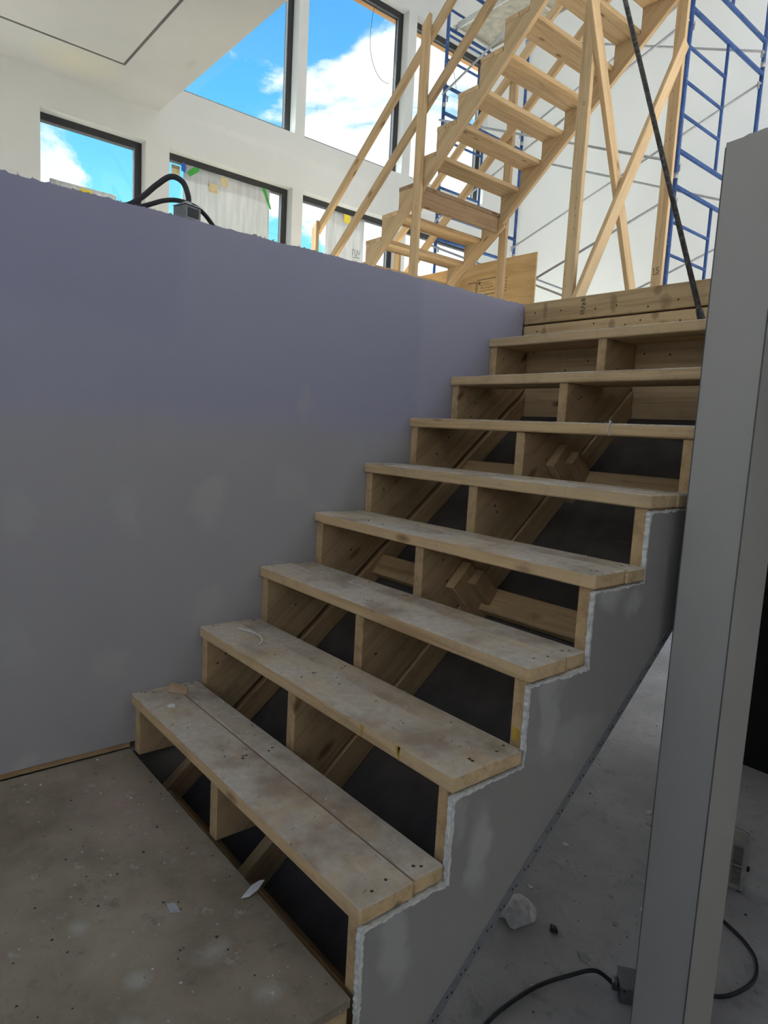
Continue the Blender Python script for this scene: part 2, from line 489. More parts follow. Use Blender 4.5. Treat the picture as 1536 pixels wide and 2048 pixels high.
def bm_prism(pts, th, bevel=0.0, seg=1):
    bm = bmesh.new()
    a = [bm.verts.new((p[0], p[1], 0)) for p in pts]
    b = [bm.verts.new((p[0], p[1], th)) for p in pts]
    n = len(pts)
    bm.faces.new(a[::-1])
    bm.faces.new(b)
    for i in range(n):
        bm.faces.new((a[i], a[(i + 1) % n], b[(i + 1) % n], b[i]))
    bmesh.ops.recalc_face_normals(bm, faces=bm.faces)
    if bevel > 0:
        bmesh.ops.bevel(bm, geom=list(bm.edges), offset=bevel, segments=seg, affect='EDGES', clamp_overlap=True)
    return bm


def to_mesh(name, bm):
    me = bpy.data.meshes.new(name)
    bm.to_mesh(me)
    bm.free()
    return me


def prism(name, pts, th, origin, xd, yd, mat, parent=None, bevel=0.0):
    """polygon pts in the xd/yd plane, th thick along xd x yd"""
    return mesh_obj(name, to_mesh(name, bm_prism(pts, th, bevel)), mat, parent, frame_mat(origin, xd, yd))


def board(name, p0, p1, width, thick, wdir, mat, parent=None, bevel=0.003):
    """straight piece of lumber from p0 to p1 (its centre line), grain along it"""
    p0, p1 = Vector(p0), Vector(p1)
    L = (p1 - p0).length
    M = frame_mat(p0, p1 - p0, wdir)
    zax = M.col[2].to_3d()
    M.translation = p0 - zax * thick / 2
    w = width / 2
    return mesh_obj(name, to_mesh(name, bm_prism([(0, -w), (L, -w), (L, w), (0, w)], thick, bevel)), mat, parent, M)


def box(name, lo, hi, mat, parent=None, bevel=0.0):
    lo, hi = Vector(lo), Vector(hi)
    bm = bm_prism([(0, 0), (hi.x - lo.x, 0), (hi.x - lo.x, hi.y - lo.y), (0, hi.y - lo.y)], hi.z - lo.z, bevel)
    return mesh_obj(name, to_mesh(name, bm), mat, parent, Matrix.Translation(lo))


def boxes_mesh(name, lst):
    """several axis boxes of ONE wall or slab, in world coordinates"""
    v, f = [], []
    for (x0, y0, z0, x1, y1, z1) in lst:
        b = len(v)
        v += [(x0, y0, z0), (x1, y0, z0), (x1, y1, z0), (x0, y1, z0), (x0, y0, z1), (x1, y0, z1), (x1, y1, z1), (x0, y1, z1)]
        f += [tuple(b + i for i in q) for q in ((3, 2, 1, 0), (4, 5, 6, 7), (0, 1, 5, 4), (1, 2, 6, 5), (2, 3, 7, 6), (3, 0, 4, 7))]
    me = bpy.data.meshes.new(name)
    me.from_pydata(v, [], f)
    return me


def struct(name, lst, mat):
    return tag(mesh_obj(name, boxes_mesh(name, lst), mat), kind='structure')


def holed(u0, u1, w0, w1, holes):
    """split the rectangle u0..u1 x w0..w1 into columns round the holes; returns rectangles"""
    us = sorted({u0, u1, *[h[0] for h in holes], *[h[1] for h in holes]})
    out = []
    for a, b in zip(us, us[1:]):
        hs = sorted((h[2], h[3]) for h in holes if h[0] <= a and h[1] >= b)
        z = w0
        for (c, d) in hs:
            if c > z:
                out.append((a, b, z, c))
            z = max(z, d)
        if z < w1:
            out.append((a, b, z, w1))
    return out


def tube_mesh(name, pts, r, sides=10, caps=True, rad=None):
    pts = [Vector(p) for p in pts]
    n = len(pts)
    v, f = [], []
    tprev = (pts[1] - pts[0]).normalized()
    up = Vector((0, 0, 1)) if abs(tprev.z) < 0.9 else Vector((1, 0, 0))
    nx = tprev.cross(up).normalized()
    for i, p in enumerate(pts):
        tg = (pts[min(i + 1, n - 1)] - pts[max(i - 1, 0)]).normalized()
        nx = (nx - tg * nx.dot(tg)).normalized()
        ny = tg.cross(nx)
        rr = rad(i / (n - 1)) if rad else r
        for k in range(sides):
            a = 2 * math.pi * k / sides
            v.append(p + nx * math.cos(a) * rr + ny * math.sin(a) * rr)
    for i in range(n - 1):
        for k in range(sides):
            k2 = (k + 1) % sides
            f.append((i * sides + k, i * sides + k2, (i + 1) * sides + k2, (i + 1) * sides + k))
    if caps:
        f.append(tuple(range(sides))[::-1])
        f.append(tuple((n - 1) * sides + k for k in range(sides)))
    me = bpy.data.meshes.new(name)
    me.from_pydata(v, [], f)
    for p in me.polygons:
        p.use_smooth = len(p.vertices) == 4
    return me


def tube(name, pts, r, mat, parent=None, sides=10, rad=None):
    return mesh_obj(name, tube_mesh(name, pts, r, sides, True, rad), mat, parent)


def spline(pts, sub=8):
    P = [Vector(p) for p in pts]
    P = [P[0] * 2 - P[1]] + P + [P[-1] * 2 - P[-2]]
    out = []
    for i in range(1, len(P) - 2):
        for s in range(sub):
            u = s / sub
            a, b, c, d = P[i - 1], P[i], P[i + 1], P[i + 2]
            out.append(0.5 * ((2 * b) + (c - a) * u + (2 * a - 5 * b + 4 * c - d) * u * u + (3 * b - a - 3 * c + d) * u ** 3))
    out.append(P[-2])
    return out


def strokes(name, segs, origin, xd, yd, w, mat, parent):
    """flat handwriting: every segment a hair-thin bar on the surface"""
    M = frame_mat(origin, xd, yd)
    v, f = [], []
    for (x0, y0, x1, y1) in segs:
        d = Vector((x1 - x0, y1 - y0))
        if d.length < 1e-6:
            continue
        n = Vector((-d.y, d.x)).normalized() * w / 2
        b = len(v)
        v += [(x0 + n.x, y0 + n.y, 0), (x0 - n.x, y0 - n.y, 0), (x1 - n.x, y1 - n.y, 0), (x1 + n.x, y1 + n.y, 0)]
        v += [(p[0], p[1], 0.0006) for p in v[b:b + 4]]
        f += [tuple(b + i for i in q) for q in ((4, 5, 6, 7), (0, 1, 5, 4), (1, 2, 6, 5), (2, 3, 7, 6), (3, 0, 4, 7))]
    me = bpy.data.meshes.new(name)
    me.from_pydata(v, [], f)
    return tag(mesh_obj(name, me, mat, parent, M), kind='stuff')


# ================================================================== the setting
ZU = 1.515          # upper floor
ZL = -1.14          # concrete of the lower floor
ZN = -0.188         # landing
XW = -5.6           # window wall
XS, YB, YF = 4.2, -4.5, 8.4
RUN, RISE = 0.2284, 0.19
ZC = 4.24           # flat ceiling
YC = 2.21           # where the flat ceiling ends

# window openings in the window wall: (y0, y1, z0, z1)
WINS = [(1.016, 2.07, 2.10, 3.90), (2.335, 3.945, 2.10, 3.90), (4.10, 5.73, 2.10, 3.90), (5.88, 7.45, 2.10, 3.90),
        (2.345, 3.95, 4.55, 6.72), (4.09, 5.73, 4.55, 6.72), (5.88, 7.45, 4.55, 6.72)]
ADDED_HID = [(-3.6, -2.2, 2.1, 3.9), (-1.6, -0.2, 2.1, 3.9), (2.4, 4.6, ZL + 0.3, 1.0), (4.9, 7.6, ZL + 0.3, 1.0)]  # unseen openings added to bring in more daylight, upper row and lower level
struct('wall_windows', [(XW - 0.25, a, c, XW, b, d) for a, b, c, d in holed(YB, YF, ZL, 7.6, WINS + ADDED_HID)], 'drywall_white')

ADDED_SIDE = [(2.7, 4.4, 1.9, 6.9), (4.7, 6.3, 1.9, 6.9), (6.6, 8.1, 1.9, 6.9)]  # unseen tall openings added to brighten the hall
struct('wall_side', [(XS, a, c, XS + 0.25, b, d) for a, b, c, d in holed(YB, YF, ZL, 7.6, ADDED_SIDE)], 'drywall_far')
ADDED_BACK = [(-4.6, -2.6, 1.9, 4.0), (-2.2, -0.2, 1.9, 4.0), (0.6, 3.6, 1.8, 6.4)]  # openings added behind the camera for light on the front faces
struct('wall_back', [(a, YB - 0.25, c, b, YB, d) for a, b, c, d in holed(XW, XS, ZL, 7.6, ADDED_BACK)], 'drywall_far')
FAR = [(-4.9, -2.6, ZL, 1.05), (-2.3, 0.2, ZL, 1.05)]
struct('wall_far', [(a, YF, c, b, YF + 0.25, d) for a, b, c, d in holed(XW - 0.25, XS + 0.25, ZL, 7.6, FAR)], 'drywall_far')

for i, (a, b, c, d) in enumerate(WINS + ADDED_HID):
    portal('daylight_portal', (XW - 0.24, (a + b) / 2, (c + d) / 2), b - a, d - c, (1, 0, 0))
for (a, b, c, d) in ADDED_SIDE:
    portal('daylight_portal', (XS + 0.24, (a + b) / 2, (c + d) / 2), b - a, d - c, (-1, 0, 0))
for (a, b, c, d) in ADDED_BACK:
    portal('daylight_portal', ((a + b) / 2, YB - 0.24, (c + d) / 2), b - a, d - c, (0, 1, 0))
for (a, b, c, d) in FAR:
    portal('daylight_portal', ((a + b) / 2, YF + 0.24, (c + d) / 2), b - a, d - c, (0, -1, 0))

cl_ = struct('ceiling', [(XW, YB, ZC, 0.2, YC, ZC + 0.3)], 'ceiling_board')
# dark reveal channel let into the flat ceiling, a rectangle with one corner near the windows
for q in (((-4.895, -3.4, ZC - 0.003), (-4.872, 1.605, ZC + 0.001)), ((-4.872, 1.582, ZC - 0.003), (-0.3, 1.605, ZC + 0.001))):
    box('reveal_channel', q[0], q[1], 'channel_dark', cl_)
ADDED_SKYL = [(-1.6, 1.2, 2.9, 5.0), (-1.6, 1.2, 5.4, 7.9)]  # unseen roof openings added so sun bounces through the hall
struct('ceiling_high', [(a, c, 7.6, b, d, 7.8) for a, b, c, d in holed(XW, XS, YB, YF, ADDED_SKYL)], 'drywall_far')
for (a, b, c, d) in ADDED_SKYL:
    portal('daylight_portal', ((a + b) / 2, (c + d) / 2, 7.79), b - a, d - c, (0, 0, -1))
struct('wall_gallery', [(XW, YC - 0.12, ZC + 0.3, 0.2, YC, 7.6), (0.08, YB, ZC + 0.3, 0.2, YC - 0.12, 7.6)], 'drywall_far')
struct('floor_upper', [(XW, YB, 1.27, -0.116, YF, ZU), (-0.116, 1.872, 1.27, XS, 5.4, ZU), (-0.116, 5.4, 1.27, 0.3, YF, ZU), (3.2, 5.4, 1.27, XS, YF, ZU), (0.3, 8.05, 1.27, 3.2, YF, ZU), (1.408, 1.23, 1.27, XS, 1.872, ZU)], 'subfloor')  # unseen hole added in the slab to let sun down to the concrete
struct('floor_lower', [(XW, YB, ZL - 0.15, XS, YF, ZL)], 'concrete')
struct('wall_shade_panel', [(0.36, 3.78, ZL, 2.3, 3.9, 1.27)], 'unlit_black')  # added panel; the dark of the lower room is put into its colour

# ---- stairwell wall on the left, with a torn top edge
bm = bmesh.new()
ys = [YB + i * 0.35 for i in range(11)]
y = -0.62
while y < 1.83:
    ys.append(y)
    y += RNG.uniform(0.004, 0.013)
ys.append(1.83)
top = []
for y in ys:
    if y < -0.63:
        top.append(ZU)
    else:
        j = mnoise.noise(Vector((y * 9, 0, 3))) * 0.004 + (RNG.random() ** 4) * 0.006
        top.append(ZU + j)
fr_ = [bm.verts.new((0, y, z)) for y, z in zip(ys, top)]
bk_ = [bm.verts.new((-0.115, y, ZU)) for y in ys]
lo_ = [bm.verts.new((0, y, -0.166)) for y in ys]
lb_ = [bm.verts.new((-0.115, y, -0.166)) for y in ys]
for i in range(len(ys) - 1):
    bm.faces.new((lo_[i], lo_[i + 1], fr_[i + 1], fr_[i]))
    bm.faces.new((fr_[i], fr_[i + 1], bk_[i + 1], bk_[i])).material_index = 1
    bm.faces.new((bk_[i], bk_[i + 1], lb_[i + 1], lb_[i]))
    bm.faces.new((lb_[i], lb_[i + 1], lo_[i + 1], lo_[i]))
bm.faces.new((lo_[0], fr_[0], bk_[0], lb_[0]))
bm.faces.new((fr_[-1], lo_[-1], lb_[-1], bk_[-1]))
wl = tag(mesh_obj('wall_left', to_mesh('wall_left', bm), ['drywall_lilac', 'gypsum_edge']), kind='structure')
# torn paper fibres along the edge
bm = bmesh.new()
for i in range(150):
    y = RNG.uniform(-0.4, 1.8)
    h = RNG.uniform(0.003, 0.009) * (1.8 if RNG.random() < 0.12 else 1)
    w = RNG.uniform(0.002, 0.006)
    x = RNG.uniform(-0.012, 0.001)
    z = ZU - 0.001
    lean = RNG.uniform(-0.006, 0.006)
    q = [bm.verts.new(p) for p in ((x, y, z), (x + 0.001, y + w, z), (x + 0.002, y + w / 2 + lean, z + h), (x - 0.002, y + w / 2, z))]
    bm.faces.new((q[0], q[1], q[2]))
    bm.faces.new((q[1], q[3], q[2]))
    bm.faces.new((q[3], q[0], q[2]))
tag(mesh_obj('torn_paper', to_mesh('torn_paper', bm), 'chip_grey', wl), kind='stuff')
pl = board('sole_plate', (-0.05, -3.0, -0.176), (-0.05, 0.0, -0.176), 0.092, 0.022, (1, 0, 0), 'lumber_frame', wl)
struct('wall_below', [(-0.115, YB, ZL, 0.0, 0.25, -0.20)], 'drywall_grey')

# ---- landing
fl = struct('floor_landing', [(0.0, YB, ZN - 0.019, 1.206, -0.004, ZN)], 'landing_floor')
board('fascia_board', (1.185, -3.0, -0.34), (1.185, -0.006, -0.34), 0.26, 0.036, (0, 0, 1), 'lumber_frame', fl)
board('rim_joist', (0.0, -0.035, -0.34), (1.16, -0.035, -0.34), 0.26, 0.036, (0, 0, 1), 'lumber_frame', fl)

# ---- drywall column with the raw-topped bulkhead beside it
XC0, XC1, YC0, YC1 = 1.256, 1.402, 1.03, 1.224
bm = bmesh.new()
ztop = 1.655
xs = [XC0]
while xs[-1] < 2.2:
    xs.append(xs[-1] + RNG.uniform(0.006, 0.02))
xs.append(XS)
tz = [ztop + mnoise.noise(Vector((x * 30, 1.7, 0))) * 0.006 + (0.004 if x > 1.30 else 0) for x in xs]
f0 = [bm.verts.new((x, YC0, z)) for x, z in zip(xs, tz)]
b0 = [bm.verts.new((x, YC1, ztop - 0.004)) for x in xs]
l0 = [bm.verts.new((x, YC0, 1.232)) for x in xs]
l1 = [bm.verts.new((x, YC1, 1.232)) for x in xs]
for i in range(len(xs) - 1):
    bm.faces.new((l0[i], l0[i + 1], f0[i + 1], f0[i]))
    bm.faces.new((f0[i], f0[i + 1], b0[i + 1], b0[i])).material_index = 1
    bm.faces.new((b0[i], b0[i + 1], l1[i + 1], l1[i]))
    bm.faces.new((l1[i], l1[i + 1], l0[i + 1], l0[i]))
bm.faces.new((l0[0], f0[0], b0[0], l1[0]))
bm.faces.new((f0[-1], l0[-1], l1[-1], b0[-1]))
cv = [bm.verts.new(p) for p in ((XC0, YC0, ZL), (XC1, YC0, ZL), (XC1, YC1, ZL), (XC0, YC1, ZL), (XC0, YC0, 1.232), (XC1, YC0, 1.232), (XC1, YC1, 1.232), (XC0, YC1, 1.232))]
for q in ((0, 1, 5, 4), (1, 2, 6, 5), (2, 3, 7, 6), (3, 0, 4, 7)):
    bm.faces.new([cv[i] for i in q])
wr = tag(mesh_obj('wall_right', to_mesh('wall_right', bm), ['drywall_column', 'gypsum_edge']), kind='structure')
box('corner_bead', (XC1 - 0.0015, YC0 - 0.0015, ZL + 0.002), (XC1 + 0.0015, YC0 + 0.0015, 1.232), 'channel_dark', wr)
box('corner_bead', (XC0 - 0.0015, YC0 - 0.001, ZL + 0.002), (XC0 + 0.001, YC0 + 0.0015, 1.64), 'channel_dark', wr)

# ---- windows: black frames deep in the reveals, clear panes
XG = XW - 0.13
for i, (a, b, c, d) in enumerate(WINS):
    fw = 0.066
    a = a - 0.055
    bars = [(XG - 0.09, a, c, XG, a + fw, d), (XG - 0.09, b - fw, c, XG, b, d), (XG - 0.09, a + fw, c, XG, b - fw, c + fw), (XG - 0.09, a + fw, d - fw, XG, b - fw, d)]
    w = struct('window_%d' % (i + 1), bars, 'frame_black')
    box('pane', (XG - 0.05, a + fw - 0.004, c + fw - 0.004), (XG - 0.044, b - fw + 0.004, d - fw + 0.004), 'glass', w)
    for q in (((XG - 0.044, b - fw - 0.014, c + fw), (XG - 0.012, b - fw, d - fw)), ((XG - 0.044, a + fw, c + fw), (XG - 0.012, a + fw + 0.014, d - fw))):
        box('glazing_bead', q[0], q[1], 'frame_edge', w)
    for q in (((XG - 0.044, a + fw + 0.014, d - fw - 0.012), (XG - 0.012, b - fw - 0.014, d - fw)), ((XG - 0.044, a + fw + 0.014, c + fw), (XG - 0.012, b - fw - 0.014, c + fw + 0.012))):
        box('glazing_bead', q[0], q[1], 'frame_edge', w)
# cedar boards of the eave outside, over the window heads
board('trim_1', (-6.02, 3.9, 6.86), (-6.02, 7.9, 6.86), 0.30, 0.03, (1, 0, 0), 'lumber_soffit')['kind'] = 'structure'
board('trim_2', (-6.0, 0.2, 3.985), (-6.0, 1.22, 3.985), 0.28, 0.05, (1, 0, 0), 'lumber_soffit')['kind'] = 'structure'

# ================================================================== the rough flight we look up
ST = thing('staircase', 'rough open-riser flight of plank stairs with plaster dust on its treads', 'staircase', (0.6, 0.0, ZN))
TW = 1.216
for k in range(8):
    y0, z0 = k * RUN, k * RISE
    ov = [0.0, 0.002, 0.001, 0.0, 0.001, 0.0, 0.0, 0.0][k]
    gap = [0.005, 0.0015, 0.008, 0.002, 0.002, 0.002, 0.002, 0.002][k]
    e1 = TW + [0.0, 0.0, 0.0, 0.0, 0.0, -0.012, -0.01, 0.0][k]
    e2 = e1 + [-0.004, 0.001, -0.006, 0.004, 0.003, 0, 0, 0][k]
    wf = 0.138
    board('tread_board', (0.0, y0 + ov + wf / 2, z0 - 0.019), (e1, y0 + ov + wf / 2, z0 - 0.019), wf, 0.038, (0, 1, 0), 'lumber_tread', ST, 0.004)
    wb = RUN - 0.003 - wf - gap
    board('tread_board', (0.001, y0 + wf + gap + wb / 2, z0 - 0.0195), (e2, y0 + wf + gap + wb / 2, z0 - 0.0195), wb, 0.037, (0, 1, 0), 'lumber_tread', ST, 0.004)

TH = math.atan2(RISE, RUN)
CT, SN = math.cos(TH), math.sin(TH)


def rotp(pts):
    return [(y * CT + z * SN, -y * SN + z * CT) for y, z in pts]


E0 = 0.012
LOW = 0.40


def lowz(y, off=LOW):
    return y * RISE / RUN - off


prof = [(E0, -0.038), (E0, -0.20), ((LOW - 0.20) * RUN / RISE, -0.20), (1.829, lowz(1.829)), (1.829, 7 * RISE - 0.038)]
for k in range(7, 0, -1):
    prof += [(k * RUN + E0, k * RISE - 0.038), (k * RUN + E0, (k - 1) * RISE - 0.038)]
prof = prof[::-1]
for x in (0.002, 0.560, 1.166):
    s = prism('stringer', rotp(prof), 0.038, (x, 0, 0), (0, CT, SN), (0, -SN, CT), 'lumber_frame', ST, 0.002)
    # strapping nailed on below the stringer
    gp = 0.030 if x < 0.1 else 0.014
    st = [(0.02, lowz(0.02, LOW + gp)), (1.828, lowz(1.828, LOW + gp)), (1.828, lowz(1.828, LOW + 0.126)), (0.02, lowz(0.02, LOW + 0.126))]
    prism('strapping', rotp(st)[::-1], 0.038, (x + (0.004 if x < 1 else -0.006), 0, 0), (0, CT, SN), (0, -SN, CT), 'lumber_frame', ST, 0.002)
# noggings between the stringers
nrm = Vector((0, -SN, CT))
for (xa, xb, yy) in ((0.046, 0.558, 0.985), (0.604, 1.16, 0.975), (0.046, 0.558, 1.455), (0.604, 1.16, 1.455), (0.046, 1.16, 0.10)):
    zc = lowz(yy, LOW + 0.075)
    board('nogging', (xa, yy, zc), (xb, yy, zc), 0.089, 0.038, (0, CT * 0.9 - SN * 0.2, SN * 0.9 + CT * 0.2), 'lumber_frame', ST)
for yy in (0.94, 1.42):
    zc = lowz(yy, LOW + 0.0)
    board('cleat', (0.618, yy - 0.10, zc + 0.055), (0.618, yy + 0.06, zc - 0.105), 0.11, 0.036, (0, 0.6, 0.6), 'lumber_frame', ST)
    board('cleat', (0.618 + 0.037, yy - 0.055, zc + 0.05), (0.618 + 0.037, yy + 0.075, zc - 0.08), 0.06, 0.034, (0, 0.6, 0.6), 'lumber_frame', ST)
# board closing the flight underneath
so = [(-0.01, lowz(-0.01, LOW + 0.128)), (1.829, lowz(1.829, LOW + 0.128)), (1.829, lowz(1.829, LOW + 0.142)), (-0.01, lowz(-0.01, LOW + 0.142))]
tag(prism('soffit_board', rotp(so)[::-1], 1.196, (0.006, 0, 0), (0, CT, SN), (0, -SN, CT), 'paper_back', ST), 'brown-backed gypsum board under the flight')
# header of the upper floor at the head of the flight
for (z0, z1, dy, xa) in ((1.424, 1.521, 0.0, 0.004), (1.334, 1.416, 0.001, 0.004), (1.165, 1.328, 0.002, 0.001), (0.93, 1.158, 0.004, 0.001)):
    board('header_board', (xa, 1.849 + dy, (z0 + z1) / 2), (1.40, 1.849 + dy, (z0 + z1) / 2), z1 - z0, 0.036, (0, 0, 1), 'lumber_header' if z0 > 1.3 else 'lumber', ST, 0.003)

# drywall skirt on the open side, cut round the treads, gypsum core showing
def jag(p, q, step=0.007, amp=0.0018):
    p, q = Vector(p), Vector(q)
    n = max(1, int((q - p).length / step))
    d = (q - p).normalized()
    nn = Vector((-d.y, d.x))
    return [tuple(p + (q - p) * i / n + nn * (RNG.uniform(-amp, amp) if i else 0)) for i in range(n)]


sk = []
sk += jag((0.004, -0.56), (0.004, -0.047))
for k in range(0, 8):
    a = (k * RUN + 0.004, k * RISE - 0.047)
    sk += [(a[0], a[1]), (a[0] + 0.012, a[1] + 0.004)]
    b = ((k + 1) * RUN + 0.002, k * RISE - 0.043)
    sk += jag((a[0] + 0.02, a[1] + 0.003), b, 0.007, 0.0022)
    if k < 7:
        sk += jag(b, ((k + 1) * RUN + 0.004, (k + 1) * RISE - 0.047))
sk += [(1.84, 7 * RISE - 0.043), (1.84, lowz(1.84, LOW + 0.146)), (0.004, lowz(0.004, LOW + 0.146))]
sk = [p for i, p in enumerate(sk) if i == 0 or (Vector(p) - Vector(sk[i - 1])).length > 0.0015]
bm = bm_prism([(p[0], p[1]) for p in sk][::-1], 0.0125)
for f in bm.faces:
    if abs(f.normal.z) < 0.5:
        f.material_index = 1
skirt = mesh_obj('drywall_skirt', to_mesh('drywall_skirt', bm), ['drywall_grey', 'gypsum_edge'], ST, frame_mat((1.2045, 0, 0), (0, 1, 0), (0, 0, 1)))
skirt['label'] = 'grey drywall skirt cut to the steps with white ragged gypsum edge'
# band along the cut where the paper is torn off the gypsum
n_ = len(sk) - 3
bm = bmesh.new()
oa, ia = [], []
w_ = 0.008
for i, p in enumerate(sk[:n_]):
    w_ = min(0.009, max(0.003, w_ + RNG.uniform(-0.002, 0.002)))
    oa.append(bm.verts.new((1.2176, p[0], p[1])))
    ia.append(bm.verts.new((1.2176, p[0] + w_, p[1] - w_)))
for i in range(n_ - 1):
    bm.faces.new((oa[i], oa[i + 1], ia[i + 1], ia[i]))
tag(mesh_obj('raw_edge', to_mesh('raw_edge', bm), 'gypsum_edge', skirt), kind='stuff')
cb = [(0.0, lowz(0.0, LOW + 0.118)), (1.84, lowz(1.84, LOW + 0.118)), (1.84, lowz(1.84, LOW + 0.150)), (0.0, lowz(0.0, LOW + 0.150))]
bead = prism('corner_bead', rotp(cb)[::-1], 0.0022, (1.2172, 0, 0), (0, CT, SN), (0, -SN, CT), 'bead_metal', skirt)
bead['label'] = 'perforated metal corner bead'
# holes punched in the bead
bm = bmesh.new()
s = 0.02
while s < 2.3:
    for (ds, dn) in ((0.0, 0.0), (0.018, -0.008)):
        yy = (s + ds) * CT
        c = Vector((1.21955, yy, lowz(yy, LOW + 0.132) + dn))
        vs = [bm.verts.new(c + Vector((0, math.cos(a) * 0.0032, math.sin(a) * 0.0032))) for a in [2 * math.pi * q / 8 for q in range(8)]]
        bm.faces.new(vs)
    s += 0.052
tag(mesh_obj('bead_holes', to_mesh('bead_holes', bm), 'bead_hole', ST), kind='stuff')

# nail heads and screw heads
def nails(name, spots, parent, r=0.0045):
    bm = bmesh.new()
    for (c, n) in spots:
        c, n = Vector(c), Vector(n)
        u = n.orthogonal().normalized()
        w = n.cross(u)
        ring = [bm.verts.new(c + n * 0.0006 + (u * math.cos(a) + w * math.sin(a)) * r * RNG.uniform(0.75, 1.1)) for a in [2 * math.pi * q / 7 for q in range(7)]]
        bm.faces.new(ring)
    return tag(mesh_obj(name, to_mesh(name, bm), 'nail', parent), kind='stuff')


sp = []
for i in range(9):
    sp.append(((0.08 + i * 0.14 + RNG.uniform(-0.03, 0.03), 1.831, 1.50 - RNG.uniform(0.0, 0.065)), (0, -1, 0)))
    sp.append(((0.08 + i * 0.14 + RNG.uniform(-0.04, 0.04), 1.832, 1.40 - RNG.uniform(0.0, 0.04)), (0, -1, 0)))
    sp.append(((0.10 + i * 0.13 + RNG.uniform(-0.04, 0.04), 1.833, 1.30 - RNG.uniform(0.0, 0.10)), (0, -1, 0)))
for k in range(8):
    for x in (0.002, 0.56, 1.166):
        for j in range(2):
            sp.append(((x + 0.0385, k * RUN + RNG.uniform(0.05, 0.2), k * RISE - RNG.uniform(0.07, 0.17)), (1, 0, 0)))
    for x in (0.02, 0.03, 0.575, 0.585, 1.18, 1.19):
        sp.append(((x, k * RUN + RNG.uniform(0.03, 0.11), k * RISE + 0.0003), (0, 0, 1)))
        sp.append(((x, k * RUN + RNG.uniform(0.165, 0.205), k * RISE - 0.0006), (0, 0, 1)))
nails('nail_heads', sp, ST)
# dried yellow glue runs
plain('glue', (0.50, 0.33, 0.04), 0.4)
for (gx, gw, gh) in ((0.905, 0.012, 0.030), (1.035, 0.018, 0.022), (1.045, 0.006, 0.034)):
    prism('glue_drip', [(0, 0), (gw, 0), (gw * 0.8, -gh * 0.4), (gw * 0.55, -gh), (gw * 0.4, -gh), (gw * 0.15, -gh * 0.45)], 0.0012, (gx, RUN + 0.0015, RISE - 0.003), (1, 0, 0), (0, 0, 1), 'glue', ST)
prism('glue_drip', [(0, 0), (0.02, -0.004), (0.022, -0.03), (0.010, -0.034), (0.002, -0.02)], 0.0012, (1.172, 2 * RUN + 0.0115, RISE + 0.035), (1, 0, 0), (0, 0, 1), 'glue', ST)
# carpenter's mark on the header
strokes('pencil_mark', [(0, 0, 0, 0.022), (0.012, 0.0, 0.012, 0.02), (0.012, 0.02, 0.007, 0.015), (0.020, -0.002, 0.030, 0.022),
                        (0.035, 0.012, 0.045, 0.012), (0.045, 0.012, 0.036, 0.0), (0.036, 0.0, 0.047, 0.0), (0.055, 0.0, 0.055, 0.022), (0.062, 0.0, 0.062, 0.022)],
        (0.335, 1.8300, 1.445), (0, 0, 1), (-1, 0, 0), 0.0028, 'ink', ST)

# ================================================================== temporary stair on the upper floor
SO = Vector((-3.189, 3.309, 2.684))
R2 = 0.227
S2 = thing('site_stair', 'temporary pale lumber stair with handrails and braced posts on upper floor', 'staircase', (-2.8, 3.9, ZU))
YN, YQ = 3.309, 4.454
for k in range(-5, 11):
    x0, z0 = SO.x + k * R2, SO.z + k * RISE
    mt = 'lumber_dirty' if k in (2,) else 'lumber_new'
    if k < 3:
        cut = [(0.0, 0.139), (0.142, 0.225)]
    elif k < 6:
        cut = [(0.0, 0.139), (0.1395, 0.226)]
    else:
        cut = [(0.0, 0.134), (0.138, 0.226)]
    for (a, b) in cut:
        board('tread_board', (x0 + (a + b) / 2, YN - 0.002, z0 - 0.019), (x0 + (a + b) / 2, YQ + 0.002, z0 - 0.019), b - a, 0.038, (1, 0, 0), mt, S2, 0.003)
tag(board('back_board', (SO.x + 2 * R2 + 0.206, YN + 0.04, SO.z + 2 * RISE - 0.112), (SO.x + 2 * R2 + 0.206, YQ - 0.04, SO.z + 2 * RISE - 0.112), 0.145, 0.036, (0, 0, 1), 'lumber_dirty', S2), 'dark dirty board on edge under the third visible tread')
T2 = math.atan2(RISE, R2)
C2, N2 = math.cos(T2), math.sin(T2)


def rot2(pts):
    return [(x * C2 + z * N2, -x * N2 + z * C2) for x, z in pts]


def low2(x, off=0.335):
    return SO.z + (x - SO.x) * RISE / R2 - off


p2 = []
for k in range(-5, 11):
    x0, z0 = SO.x + k * R2 + 0.004, SO.z + k * RISE - 0.038
    p2 += [(x0, z0 - RISE if k > -5 else ZU), (x0, z0)]
xe = SO.x + 11 * R2
p2 += [(xe, SO.z + 10 * RISE - 0.038), (xe, low2(xe)), (SO.x + (ZU - SO.z + 0.335) * R2 / RISE, ZU)]
for yy in (YN, YQ - 0.038):
    # extrude direction of (xd x yd) is -Y, so start from the far face
    prism('stringer', rot2(p2)[::-1], 0.038, (0, yy + 0.038, 0), (C2, 0, N2), (-N2, 0, C2), 'lumber_new', S2, 0.002)


def upright(x, y, z0, z1, parent, cut=0.0, mat='lumber_new', wx=0.089, ty=0.038, name='post'):
    """2x4 standing up, wide face toward -Y, top cut at a slant"""
    pts = [(z0, -wx / 2), (z1 - cut, -wx / 2), (z1, wx / 2), (z0, wx / 2)] if cut >= 0 else [(z0, -wx / 2), (z1, -wx / 2), (z1 + cut, wx / 2), (z0, wx / 2)]
    return prism(name, pts, ty, (x, y + ty / 2, 0), (0, 0, 1), (1, 0, 0), mat, parent, 0.003) if False else \
        prism(name, pts, ty, (x, y - ty / 2, 0), (0, 0, 1), (1, 0, 0), mat, parent, 0.003)


